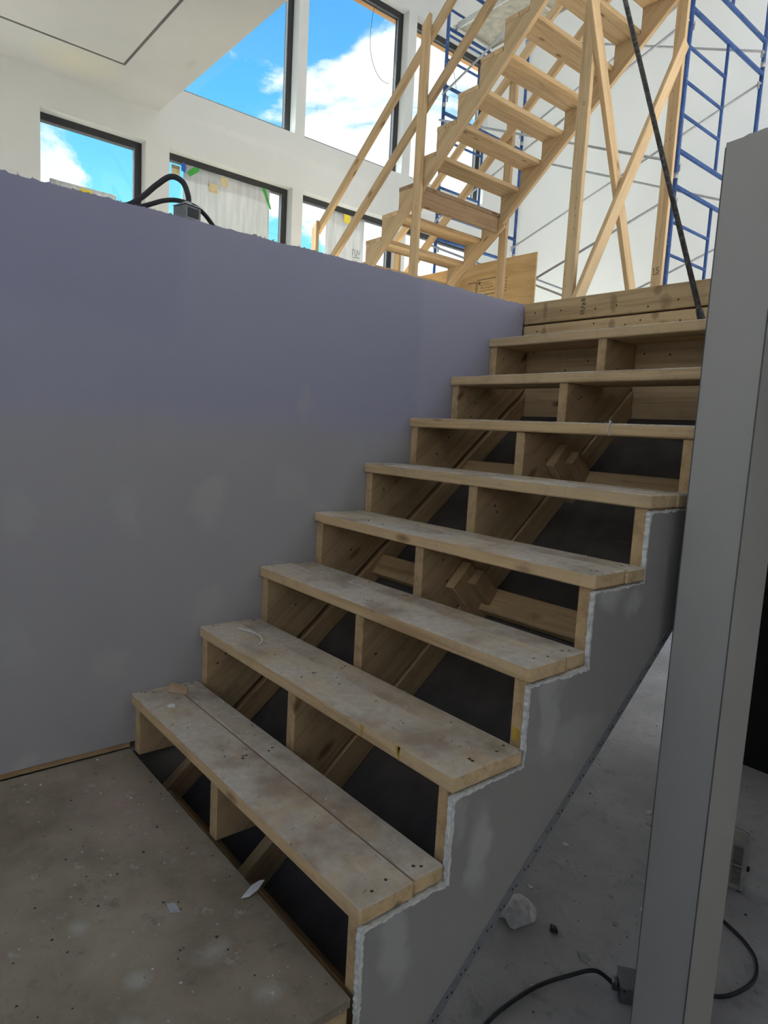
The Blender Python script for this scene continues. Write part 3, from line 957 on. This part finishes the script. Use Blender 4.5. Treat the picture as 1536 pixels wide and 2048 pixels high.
# legs of the upper end and the crossed braces between them
upright(-0.81, YN - 0.0195, ZU, 4.44, S2)
upright(-0.825, YQ + 0.0195, ZU, 4.44, S2)
board('cross_brace', (-0.746, 3.195, 3.74), (-0.746, 4.16, 1.62), 0.089, 0.037, (0, 1, 0.4), 'lumber_new', S2)
board('cross_brace', (-0.708, 3.12, 1.60), (-0.708, 4.33, 3.903), 0.089, 0.037, (0, 1, -0.4), 'lumber_new', S2)
# handrails either side
upright(-2.462, YN - 0.0195, ZU, 4.385, S2, 0.075)
upright(-4.04, YN - 0.0195, ZU, 3.03, S2, 0.075)
upright(-2.487, YQ + 0.0195, ZU, 4.30, S2)
upright(-4.09, YQ + 0.0195, ZU, 3.05, S2)


def rail(x0, x1, xr, zr, y):
    sl = 0.80
    board('handrail', (x0, y, zr + (x0 - xr) * sl), (x1, y, zr + (x1 - xr) * sl), 0.080, 0.037, (-sl, 0, 1), 'lumber_new', S2)


rail(-4.06, -0.9, -3.15, 3.665, YN + 0.0195)
rail(-4.30, -0.9, -2.75, 3.435, YN + 0.0195)
rail(-4.12, -0.9, -3.73, 3.355, YQ - 0.0195)
rail(-4.35, -0.9, -3.36, 3.095, YQ - 0.0195)
board('stay', (-3.75, YQ - 0.02, 2.03), (-2.46, YQ - 0.02, 2.965), 0.089, 0.037, (-0.72, 0, 1), 'lumber_new', S2)
sp = []
for k in range(1, 9):
    x0, z0 = SO.x + k * R2, SO.z + k * RISE
    for j in range(2):
        sp.append(((x0 + RNG.uniform(0.04, 0.2), YN + 0.1 + RNG.random() * 0.9, z0 - 0.0385), (0, 0, -1)))
for (x, y, zz0, zz1, nn) in ((-0.81, YN - 0.039, 1.9, 4.0, 12), (-0.825, YQ + 0.0004, 1.9, 4.0, 14), (-2.462, YN - 0.039, 2.4, 4.3, 8)):
    for j in range(nn):
        sp.append(((x + RNG.uniform(-0.035, 0.035), y, RNG.uniform(zz0, zz1)), (0, -1, 0)))
nails('nail_heads', sp, S2, 0.004)
# pencilled figure low on the far leg
strokes('pencil_mark', [(-0.03, 0.0, -0.012, 0.0), (-0.022, 0.012, -0.022, 0.05), (-0.022, 0.05, -0.03, 0.045), (0.0, 0.05, 0.022, 0.05), (0.0, 0.05, 0.0, 0.03),
                        (0.0, 0.03, 0.02, 0.028), (0.02, 0.028, 0.018, 0.012), (0.018, 0.012, 0.0, 0.012), (-0.03, 0.0, 0.025, 0.0)],
        (-0.825, YQ + 0.0002, 2.26), (1, 0, 0), (0, 0, 1), 0.005, 'ink', S2)

# ---- plywood sheet on edge behind that stair
PY = thing('plywood_sheet', 'knotty plywood sheet standing on edge behind the temporary stair', 'plywood', (-3.3, 4.76, ZU))
box('sheet', (-4.55, 4.751, ZU), (-2.278, 4.769, 2.735), 'plywood', PY)
seg = [(0, 0, 0.28, 0), (0.28, 0, 0.28, 0.16), (0.28, 0.16, 0, 0.16), (0, 0.16, 0, 0), (-0.12, 0, -0.02, 0), (-0.02, 0, -0.02, 0.14), (-0.14, 0.14, -0.02, 0.14)]
for r_, (xa, xb) in ((0.125, (0.03, 0.16)), (0.10, (0.03, 0.2)), (0.07, (0.05, 0.22)), (0.04, (0.03, 0.25))):
    x = xa
    while x < xb:
        seg.append((x, r_, x + 0.012, r_ + RNG.uniform(-0.008, 0.012)))
        x += 0.02
for q in (0.35, 0.39):
    for j in range(5):
        seg.append((q, 0.0 + j * 0.032, q + 0.022, 0.012 + j * 0.032))
strokes('grade_stamp', seg, (-3.05, 4.7505, 2.40), (1, 0, 0), (0, 0, 1), 0.007, 'ink', PY)

# ================================================================== scaffold
SC = thing('scaffold_tower', 'blue steel frame scaffold with grey cross braces beside the white wall', 'scaffold', (-2.8, 6.0, ZU))
YS0, YS1, YSM = 5.30, 6.82, 6.04


def sframe(x, base):
    for yy in (YS0, YS1):
        tube('leg', [(x, yy, base), (x, yy, base + 1.5)], 0.0215, 'blue_paint', SC)
        tube('coupling_pin', [(x, yy, base - 0.02), (x, yy, base + 0.03)], 0.0245, 'galvanised', SC)
        for hz in (0.115, 1.315):
            s_ = 1 if yy == YS0 else -1
            box('brace_lock', (x - 0.012, min(yy, yy + s_ * 0.065), base + hz - 0.008), (x + 0.012, max(yy, yy + s_ * 0.065), base + hz + 0.012), 'galvanised', SC, 0.002)
            box('brace_lock', (x - 0.01, min(yy + s_ * 0.045, yy + s_ * 0.06), base + hz - 0.055), (x + 0.01, max(yy + s_ * 0.045, yy + s_ * 0.06), base + hz - 0.008), 'galvanised', SC, 0.002)
    for hz in (0.23, 1.42):
        tube('ledger', [(x, YS0, base + hz), (x, YS1, base + hz)], 0.0215, 'blue_paint', SC)
    tube('ladder_post', [(x, YSM, base + 0.23), (x, YSM, base + 1.42)], 0.0155, 'blue_paint', SC)
    for hz in (0.54, 0.82, 1.11):
        tube('rung', [(x, YS0, base + hz), (x, YSM, base + hz)], 0.0145, 'blue_paint', SC, 8)


XF, XL = -1.205, -4.34
for lv in range(3):
    for (x, dz) in ((XF, 0.0), (XL, 0.10)):
        sframe(x, 1.83 + 1.5 * lv + dz)
    b0_, b1_ = 1.83 + 1.5 * lv, 1.93 + 1.5 * lv
    for yy, s_ in ((YS0, -1), (YS1, -1)):
        yb = yy + s_ * 0.034
        for (za, zb, dy) in ((b0_ + 1.315, b1_ + 0.115, 0.0), (b0_ + 0.115, b1_ + 1.315, -0.026)):
            tube('cross_brace', [(XF, yb + dy, za), (XL, yb + dy, zb)], 0.0125, 'galvanised', SC, 8)
for (x, z) in ((XF, 1.83), (XL, 1.93)):
    for yy in (YS0, YS1):
        tube('screw_jack', [(x, yy, ZU), (x, yy, z)], 0.016, 'galvanised', SC, 8)
        box('base_plate', (x - 0.06, yy - 0.06, ZU), (x + 0.06, yy + 0.06, ZU + 0.008), 'galvanised', SC)

DK = thing('scaffold_deck', 'aluminium and plywood walk board laid across the scaffold frames', 'scaffold deck', (-2.8, 5.72, 5.80))
DZ = 5.86
box('panel', (XL + 0.06, 5.425, DZ), (XF - 0.06, 6.025, DZ + 0.012), 'deck_ply', DK)
for yy in (5.40, 6.025):
    box('side_rail', (XL + 0.05, yy, DZ - 0.03), (XF - 0.05, yy + 0.025, DZ + 0.05), 'aluminium', DK, 0.004)
for xx in (XL + 0.03, XF - 0.07):
    box('end_rail', (xx, 5.426, DZ - 0.03), (xx + 0.04, 6.024, DZ + 0.035), 'aluminium', DK, 0.004)
for xx in (-3.3, -2.2):
    box('cross_rib', (xx, 5.426, DZ - 0.022), (xx + 0.03, 6.024, DZ - 0.001), 'aluminium', DK, 0.003)
for xx in (XL - 0.03, XF - 0.03):
    for yy in (5.405, 5.985):
        box('hook', (xx, yy, DZ - 0.012), (xx + 0.06, yy + 0.04, DZ + 0.045), 'aluminium', DK, 0.006)
for xx in (XL, XF):
    tube('support_tube', [(xx, 5.32, DZ - 0.035), (xx, 6.80, DZ - 0.035)], 0.0185, 'blue_paint', DK, 8)

# ================================================================== pole leaning at the head of the flight
PO = thing('steel_pole', 'plaster-spattered dark steel pole leaning at the head of the stairs', 'pole', (0.93, 1.69, 1.332))
pa, pb = Vector((0.926, 1.69, 1.333)), Vector((0.352, 1.90, 2.73))
pd = (pb - pa).normalized()
tube('shaft', [pa + pd * 0.02, pa + pd * 3.12], 0.0098, 'pole_steel', PO, 12)
tube('foot', [pa + pd * 0.005, pa + pd * 0.05], 0.013, 'pole_steel', PO, 12)

# ================================================================== things on the upper floor's edge
OB = thing('outlet_box', 'steel outlet box on a thick black cable atop the lilac wall', 'outlet box', (-0.062, 0.196, ZU))
OM = Matrix.Translation((-0.060, 0.186, ZU + 0.006)) @ Matrix.Rotation(math.radians(14), 4, 'Z') @ Matrix.Diagonal((0.62, 0.62, 0.85, 1))


def part_box(name, lo, hi, M, mat, parent, bevel=0.0):
    lo, hi = Vector(lo), Vector(hi)
    bm = bm_prism([(lo.x, lo.y), (hi.x, lo.y), (hi.x, hi.y), (lo.x, hi.y)], hi.z - lo.z, bevel)
    return mesh_obj(name, to_mesh(name, bm), mat, parent, M @ Matrix.Translation((0, 0, lo.z)))


part_box('housing', (-0.05, -0.05, 0.0), (0.05, 0.05, 0.054), OM, 'steel_box', OB, 0.004)
part_box('cover', (-0.052, -0.052, 0.0545), (0.052, 0.052, 0.058), OM, 'galvanised', OB, 0.001)
part_box('receptacle', (0.0505, -0.034, 0.012), (0.053, 0.034, 0.045), OM, 'outlet_black', OB, 0.003)
part_box('connector_nut', (-0.018, -0.018, 0.058), (0.018, 0.018, 0.074), OM, 'galvanised', OB, 0.004)
part_box('saddle', (-0.03, -0.022, 0.058), (-0.02, 0.022, 0.066), OM, 'galvanised', OB, 0.002)
for (hx, hy) in ((-0.04, -0.04), (0.04, 0.04), (-0.04, 0.04), (0.04, -0.04)):
    part_box('screw', (hx - 0.003, hy - 0.003, 0.058), (hx + 0.003, hy + 0.003, 0.0595), OM, 'outlet_black', OB)
tube('cable', spline([(-0.060, 0.190, ZU + 0.06), (-0.064, 0.190, 1.605), (-0.072, 0.174, 1.645), (-0.085, 0.140, 1.655), (-0.10, 0.10, 1.622), (-0.115, 0.055, 1.575), (-0.13, 0.0, 1.541), (-0.17, -0.15, 1.525), (-0.26, -0.5, 1.525)]), 0.0088, 'cable_black', OB)
CB2 = thing('black_cable', 'thinner black cable arching over the lilac wall behind the outlet box', 'cable', (-0.3, 0.3, ZU))
tube('jacket', spline([(-0.30, -0.25, 1.523), (-0.22, -0.02, 1.53), (-0.15, 0.08, 1.565), (-0.14, 0.14, 1.594), (-0.135, 0.19, 1.605), (-0.13, 0.245, 1.598), (-0.125, 0.275, 1.58), (-0.12, 0.298, 1.556), (-0.12, 0.325, 1.530), (-0.125, 0.37, 1.5225), (-0.16, 0.55, 1.5225)]), 0.0075, 'cable_black', CB2)

# ================================================================== wrapped window glass: film, tape, stickers
def sheet(name, label, y0, y1, z0, z1, x=-5.745, seed=0, parent=None, group=None):
    nu, nv = 40, 24
    v, f = [], []
    for j in range(nv + 1):
        for i in range(nu + 1):
            u, w = i / nu, j / nv
            d = 0.006 * math.sin(u * 23 + seed) * (0.3 + abs(u - 0.5)) + 0.006 * mnoise.noise(Vector((u * 5, w * 2, seed)))
            v.append((x + 0.012 + d, y0 + (y1 - y0) * u + 0.008 * mnoise.noise(Vector((w * 3, u, seed + 4))), z0 + (z1 - z0) * w))
    for j in range(nv):
        for i in range(nu):
            a = j * (nu + 1) + i
            f.append((a, a + 1, a + nu + 2, a + nu + 1))
    me = bpy.data.meshes.new(name)
    me.from_pydata(v, [], f)
    t_ = thing(name, label, 'plastic sheet', (x, (y0 + y1) / 2, z0), group)
    o = mesh_obj('film', me, 'plastic_film', t_, None, True)
    md = o.modifiers.new('thick', 'SOLIDIFY')
    md.thickness = 0.001
    return t_


GX = -5.722
s1 = sheet('plastic_sheet', 'white protective film low on the leftmost window, yellow sticker on it', 1.13, 1.80, 2.2, 3.285, seed=1)
s2 = sheet('plastic_sheet', 'wide cloudy film hung with green and blue tape in the middle window', 2.56, 3.69, 2.2, 3.83, seed=5)
s3 = sheet('plastic_sheet', 'film with yellow sticker in the window behind the low handrail post', 4.56, 5.21, 2.2, 3.825, seed=9)
prism('sticker', [(0, 0), (0.13, 0), (0.13, 0.075), (0, 0.075)], 0.001, (GX, 1.42, 3.185), (0, 1, 0), (0, 0, 1), 'sticker_yellow', s1)
prism('sticker', [(0, 0), (0.11, 0), (0.11, 0.11), (0, 0.11)], 0.001, (GX, 4.85, 3.71), (0, 1, 0), (0, 0, 1), 'sticker_yellow', s3)
prism('tape', [(0, 0), (0.045, -0.02), (0.06, 0.05), (0.03, 0.10), (0.0, 0.08)], 0.001, (GX, 2.525, 3.745), (0, 1, 0), (0, 0, 1), 'tape_blue', s2)
prism('tape', [(0, 0), (0.05, -0.03), (0.16, 0.06), (0.15, 0.09), (0.09, 0.085)], 0.001, (GX + 0.002, 2.585, 3.735), (0, 1, 0), (0, 0, 1), 'tape_green', s2)
prism('tape', [(0, 0), (0.05, 0.0), (0.14, -0.22), (0.125, -0.24)], 0.001, (GX + 0.002, 3.57, 3.83), (0, 1, 0), (0, 0, 1), 'tape_green', s2)
for (yy, zz_, ww) in ((2.87, 3.60, 0.11), (3.02, 3.71, 0.09)):
    prism('sticker', [(0, 0), (ww, 0), (ww, 0.10), (0, 0.10)], 0.001, (GX - 0.004, yy, zz_), (0, 1, 0), (0, 0, 1), 'label_tan', s2)
lb = thing('glass_label', 'small tan paper label stuck on the glass beside the blue tape', 'label', (-5.74, 2.46, 3.74))
prism('paper', [(0, 0), (0.10, 0), (0.10, 0.10), (0, 0.10)], 0.001, (XG - 0.0435, 2.43, 3.70), (0, 1, 0), (0, 0, 1), 'label_tan', lb)
for j in range(9):
    prism('bar', [(0, 0), (0.004, 0), (0.004, 0.035), (0, 0.035)], 0.0005, (XG - 0.0424, 2.435 + j * 0.010, 3.76), (0, 1, 0), (0, 0, 1), 'ink', lb)
strokes('scribble', [(0, 0, 0.0, 0.09), (0, 0.09, 0.04, 0.08), (0.04, 0.08, 0.03, 0.04), (0.03, 0.04, 0.07, 0.0), (0.07, 0, 0.08, 0.09), (0.08, 0.09, 0.11, 0.03), (0.11, 0.03, 0.13, 0.09), (0.0, -0.02, 0.13, -0.01)],
        (GX + 0.004, 5.02, 3.30), (0, 1, 0), (0, 0, 1), 0.006, 'ink', s3)

# wires dangling outside the tall windows
w1 = thing('hanging_wire', 'thin dark wire looping down outside the tall middle window', 'wire', (-6.0, 5.6, 6.84))
tube('strand', spline([(-6.0, 5.42, 6.845), (-6.0, 5.37, 6.55), (-6.0, 5.38, 6.20), (-6.0, 5.52, 5.95), (-6.0, 5.72, 5.90), (-6.0, 5.85, 6.10), (-6.0, 5.88, 6.45), (-6.0, 5.80, 6.845)]), 0.0035, 'cable_black', w1, 6)
w2 = thing('hanging_wire', 'short wire end dangling outside the tall window behind the scaffold', 'wire', (-6.0, 7.1, 6.84))
tube('strand', spline([(-6.0, 6.98, 6.845), (-6.0, 7.0, 6.6), (-6.0, 7.06, 6.45), (-6.0, 7.12, 6.25)]), 0.0035, 'cable_black', w2, 6)

# ================================================================== lower floor
H = thing('space_heater', 'small beige louvred space heater on the concrete behind the column', 'heater', (0.92, 2.45, ZL))
HM = Matrix.Translation((1.045, 2.42, ZL)) @ Matrix.Rotation(math.radians(13), 4, 'Z')
part_box('body', (-0.27, 0.012, 0.018), (0.0, 0.11, 0.245), HM, 'heater_beige', H, 0.006)
part_box('grille_back', (-0.255, 0.008, 0.035), (-0.012, 0.0125, 0.232), HM, 'heater_dark', H)
for (xa, xb, za, zb) in ((-0.27, -0.25, 0.018, 0.245), (-0.016, 0.0, 0.018, 0.245), (-0.25, -0.016, 0.226, 0.245), (-0.25, -0.016, 0.018, 0.040), (-0.25, -0.016, 0.128, 0.140)):
    part_box('bezel', (xa, 0.0, za), (xb, 0.012, zb), HM, 'heater_beige', H, 0.002)
for j in range(18):
    z = 0.044 + j * 0.0103
    if 0.122 < z < 0.142:
        continue
    part_box('slat', (-0.25, 0.002, z), (-0.016, 0.009, z + 0.0045), HM, 'heater_beige', H)
for xx in (-0.14, -0.06):
    part_box('grille_bar', (xx, 0.0, 0.04), (xx + 0.005, 0.0025, 0.226), HM, 'heater_beige', H)
for xx in (-0.25, -0.03):
    part_box('foot', (xx, 0.02, 0.0), (xx + 0.02, 0.10, 0.019), HM, 'heater_dark', H, 0.003)
part_box('knob', (0.0, 0.04, 0.10), (0.012, 0.06, 0.12), HM, 'heater_dark', H, 0.003)
hp = [HM @ Vector(p) for p in ((-0.006, 0.06, 0.243), (-0.004, 0.055, 0.275), (-0.03, 0.05, 0.29), (-0.24, 0.05, 0.29), (-0.262, 0.055, 0.275), (-0.262, 0.06, 0.243))]
tube('handle', spline(hp, 4), 0.006, 'galvanised', H, 8)

FB = thing('floor_outlet', 'dark outlet box and black cable lying on concrete by the column', 'outlet box', (1.03, 1.46, ZL))
FM = Matrix.Translation((1.035, 1.49, ZL)) @ Matrix.Rotation(math.radians(38), 4, 'Z')
part_box('housing', (-0.055, -0.05, 0.0), (0.055, 0.05, 0.066), FM, 'steel_box', FB, 0.005)
part_box('cover', (-0.057, -0.052, 0.0665), (0.057, 0.052, 0.070), FM, 'steel_box', FB, 0.001)
part_box('connector_nut', (-0.078, -0.02, 0.018), (-0.055, 0.02, 0.055), FM, 'steel_box', FB, 0.006)
part_box('screw', (-0.045, -0.0535, 0.05), (-0.039, -0.0495, 0.056), FM, 'outlet_black', FB)
cs = FM @ Vector((-0.072, 0.0, 0.036))
tube('cable', spline([cs, (0.90, 1.445, ZL + 0.032), (0.84, 1.36, ZL + 0.012), (0.80, 1.24, ZL + 0.0085), (0.785, 1.10, ZL + 0.0085), (0.79, 0.95, ZL + 0.0085), (0.84, 0.7, ZL + 0.0085), (0.95, 0.3, ZL + 0.0085)]), 0.0082, 'cable_black', FB)
FC = thing('black_cable', 'black cable bending over the concrete at right of the column', 'cable', (1.2, 1.9, ZL))
tube('jacket', spline([(1.02, 1.60, ZL + 0.0085), (1.12, 1.66, ZL + 0.0085), (1.228, 1.735, ZL + 0.0085), (1.272, 1.83, ZL + 0.0085), (1.283, 1.945, ZL + 0.0085), (1.247, 2.045, ZL + 0.0085), (1.185, 2.11, ZL + 0.0085), (1.09, 2.16, ZL + 0.0085), (0.93, 2.22, ZL + 0.0085), (0.80, 2.36, ZL + 0.0085)]), 0.0078, 'cable_black', FC)

# crumpled bag
BG = thing('plastic_bag', 'crumpled whitish plastic bag lying on the concrete under the flight', 'bag', (0.52, 1.46, ZL))
bm = bmesh.new()
nb = 44
gv = []
for j in range(nb + 1):
    for i in range(nb + 1):
        u, w = i / nb * 2 - 1, j / nb * 2 - 1
        rr = math.sqrt(u * u + w * w)
        lim = 0.82 + 0.2 * mnoise.noise(Vector((math.atan2(w, u) * 1.6, 2.0, 5.0)))
        k = min(1.0, lim / rr) if rr > 1e-6 else 1.0
        q = Vector((u * 2.6 + 0.5 * w, w * 1.7, 1.3))
        ridge = 1 - abs(mnoise.noise(q)) * 2.2
        h = max(0.0, 1 - (rr * k / 0.95) ** 2) ** 0.6 * (0.040 + 0.016 * ridge + 0.006 * (1 - abs(mnoise.noise(q * 2.6)) * 2))
        gv.append(bm.verts.new((u * k * 0.105, w * k * 0.125, max(0.0015, h))))
for j in range(nb):
    for i in range(nb):
        a = j * (nb + 1) + i
        bm.faces.new((gv[a], gv[a + 1], gv[a + nb + 2], gv[a + nb + 1]))
bo = mesh_obj('film', to_mesh('film', bm), 'bag_film', BG, Matrix.Translation((0.50, 1.47, ZL)) @ Matrix.Rotation(math.radians(35), 4, 'Z'), True)
bo.modifiers.new('thick', 'SOLIDIFY').thickness = 0.0006


def chip(name, label, cat, c, size, mat, seed, group=None, th=0.003, tilt=0.0, elong=1.0):
    r = random.Random(seed)
    n = r.randint(4, 6)
    pts = []
    for i in range(n):
        a = 2 * math.pi * (i + r.uniform(-0.25, 0.25)) / n
        q = size * r.uniform(0.6, 1.0)
        pts.append((math.cos(a) * q * elong, math.sin(a) * q))
    M = Matrix.Translation(c) @ Matrix.Rotation(r.uniform(0, 6.28), 4, 'Z') @ Matrix.Rotation(tilt, 4, 'X')
    o = mesh_obj(name, to_mesh(name, bm_prism(pts, th, th * 0.2)), mat, None, M)
    return tag(o, label, cat, group)


# loose scraps one can pick out
leaf = [(0, 0), (0.016, 0.008), (0.030, 0.030), (0.036, 0.062), (0.024, 0.058), (0.010, 0.040)]
o = prism('gypsum_chip', leaf, 0.003, (0.845, -0.045, ZN + 0.001), (0.75, 0.66, 0.03), (-0.66, 0.75, 0.12), 'chip_white', None, 0.0006)
tag(o, 'pale curled gypsum flake on the landing near the bottom tread', 'chip')
chip('gypsum_chip', 'grey drywall scrap lying alone amid the landing floor', 'chip', (0.782, -0.18, ZN), 0.018, 'chip_grey', 3, elong=1.7)
chip('gypsum_chip', 'white round flake on the bottom tread near the lilac wall', 'chip', (0.165, 0.065, 0.0), 0.017, 'chip_white', 5)
chip('wood_scrap', 'splintered wood scrap on the bottom tread against the lilac wall', 'scrap', (0.055, 0.135, 0.0), 0.05, 'wood_scrap', 8, th=0.008, elong=1.5)
chip('gypsum_chip', 'small gypsum crumb on the bottom tread beside the wood scrap', 'chip', (0.115, 0.10, 0.0), 0.012, 'wood_scrap', 12, th=0.006)
o = mesh_obj('joint_tape_curl', tube_mesh('joint_tape_curl', spline([(0.10, 0.325, 0.1935), (0.16, 0.345, 0.1935), (0.215, 0.345, 0.194), (0.262, 0.325, 0.1935), (0.285, 0.30, 0.1935)], 6), 0.0032, 6), 'chip_white')
tag(o, 'pale twisted strand lying on the second tread from the bottom', 'strand')
o = mesh_obj('fibre_tuft', tube_mesh('fibre_tuft', spline([(0.925, 1.165, 0.953), (0.93, 1.15, 0.958), (0.935, 1.139, 0.945), (0.932, 1.138, 0.925), (0.94, 1.139, 0.912)], 5), 0.0022, 5), 'chip_white')
tag(o, 'white fibre tuft caught on the edge of the sixth tread', 'tuft')
low_spots = [((0.335, 2.07), 0.020, 'chip_white', 'bright white chip on concrete close to the stair skirt'),
             ((0.429, 2.712), 0.026, 'chip_white', 'larger of two white chips farthest back beside the column'),
             ((0.497, 2.603), 0.022, 'chip_grey', 'greyer chip just before the farthest white chip'),
             ((0.43, 1.66), 0.018, 'chip_white', 'white chip on concrete just behind the plastic bag'),
             ((0.817, 1.951), 0.018, 'chip_white', 'white chip half hidden at the column edge'),
             ((0.82, 1.506), 0.032, 'chip_grey', 'flat grey scrap on concrete before the floor outlet'),
             ((0.789, 1.222), 0.018, 'chip_white', 'white corner chip on concrete against the cable'),
             ((0.69, 1.914), 0.014, 'chip_grey', 'tiny grey chip midway across the concrete'),
             ((0.791, 1.773), 0.016, 'chip_grey', 'grey chip on concrete nearest the column in the middle'),
             ((0.66, 1.52), 0.022, 'grit_dark', 'dark crumpled clod on concrete beside the plastic bag'),
             ((1.317, 1.90), 0.020, 'chip_grey', 'pale chip outside the bend of the right-hand cable')]
for i, ((x, y), s_, mt, lbl) in enumerate(low_spots):
    chip('floor_chip', lbl, 'chip', (x, y, ZL), s_, mt, 40 + i, 'chips on the concrete', th=0.004 if mt != 'grit_dark' else 0.02, elong=1.3)


def grit(name, label, n, place, smin, smax, mat, seed):
    r = random.Random(seed)
    v, f = [], []
    for i in range(n):
        c = Vector(place(r))
        s_ = smin + (smax - smin) * r.random() ** 3
        a = r.uniform(0, 6.28)
        b = len(v)
        for k in range(3):
            v.append(c + Vector((math.cos(a + k * 2.1) * s_ * r.uniform(0.6, 1.3), math.sin(a + k * 2.1) * s_, 0)))
        v.append(c + Vector((0, 0, s_ * r.uniform(0.4, 0.9))))
        f += [(b, b + 1, b + 3), (b + 1, b + 2, b + 3), (b + 2, b, b + 3)]
    me = bpy.data.meshes.new(name)
    me.from_pydata(v, [], f)
    return tag(mesh_obj(name, me, mat), label, 'debris', None, 'stuff')


def on_tread(r):
    k = r.choice([0, 0, 0, 1, 1, 1, 2, 2, 2, 3, 3, 4, 4, 5])
    y = r.uniform(0.01, 0.22)
    if abs(y - 0.14) < 0.008:
        y = 0.10
    x = r.uniform(0.02, 1.2) if r.random() < 0.6 else min(1.2, max(0.01, r.gauss([0.35, 0.5, 0.25, 0.6, 0.4, 0.5][k], 0.16)))
    return (x, k * RUN + y, k * RISE - 0.0003)


grit('plaster_grit', 'pale plaster crumbs scattered over the treads', 600, on_tread, 0.0012, 0.006, 'grit', 1)
grit('dark_grit', 'dark specks scattered over the treads', 160, on_tread, 0.0012, 0.0045, 'grit_dark', 2)
grit('plaster_grit', 'pale crumbs scattered over the landing floor', 220, lambda r: (r.uniform(0.02, 1.19), -abs(r.gauss(0, 0.35)) - 0.01, ZN), 0.001, 0.005, 'grit', 3)
grit('dark_grit', 'dark specks scattered over the landing floor', 200, lambda r: (r.uniform(0.02, 1.19), -abs(r.gauss(0, 0.4)) - 0.01, ZN), 0.001, 0.005, 'grit_dark', 4)
grit('plaster_grit', 'pale crumbs scattered over the lower concrete', 500, lambda r: (r.uniform(-0.5, 1.8), r.uniform(0.8, 4.5), ZL), 0.002, 0.008, 'chip_grey', 5)
grit('dark_grit', 'dark specks scattered over the lower concrete', 500, lambda r: (r.uniform(-0.5, 1.8), r.uniform(0.8, 4.5), ZL), 0.002, 0.008, 'grit_dark', 6)
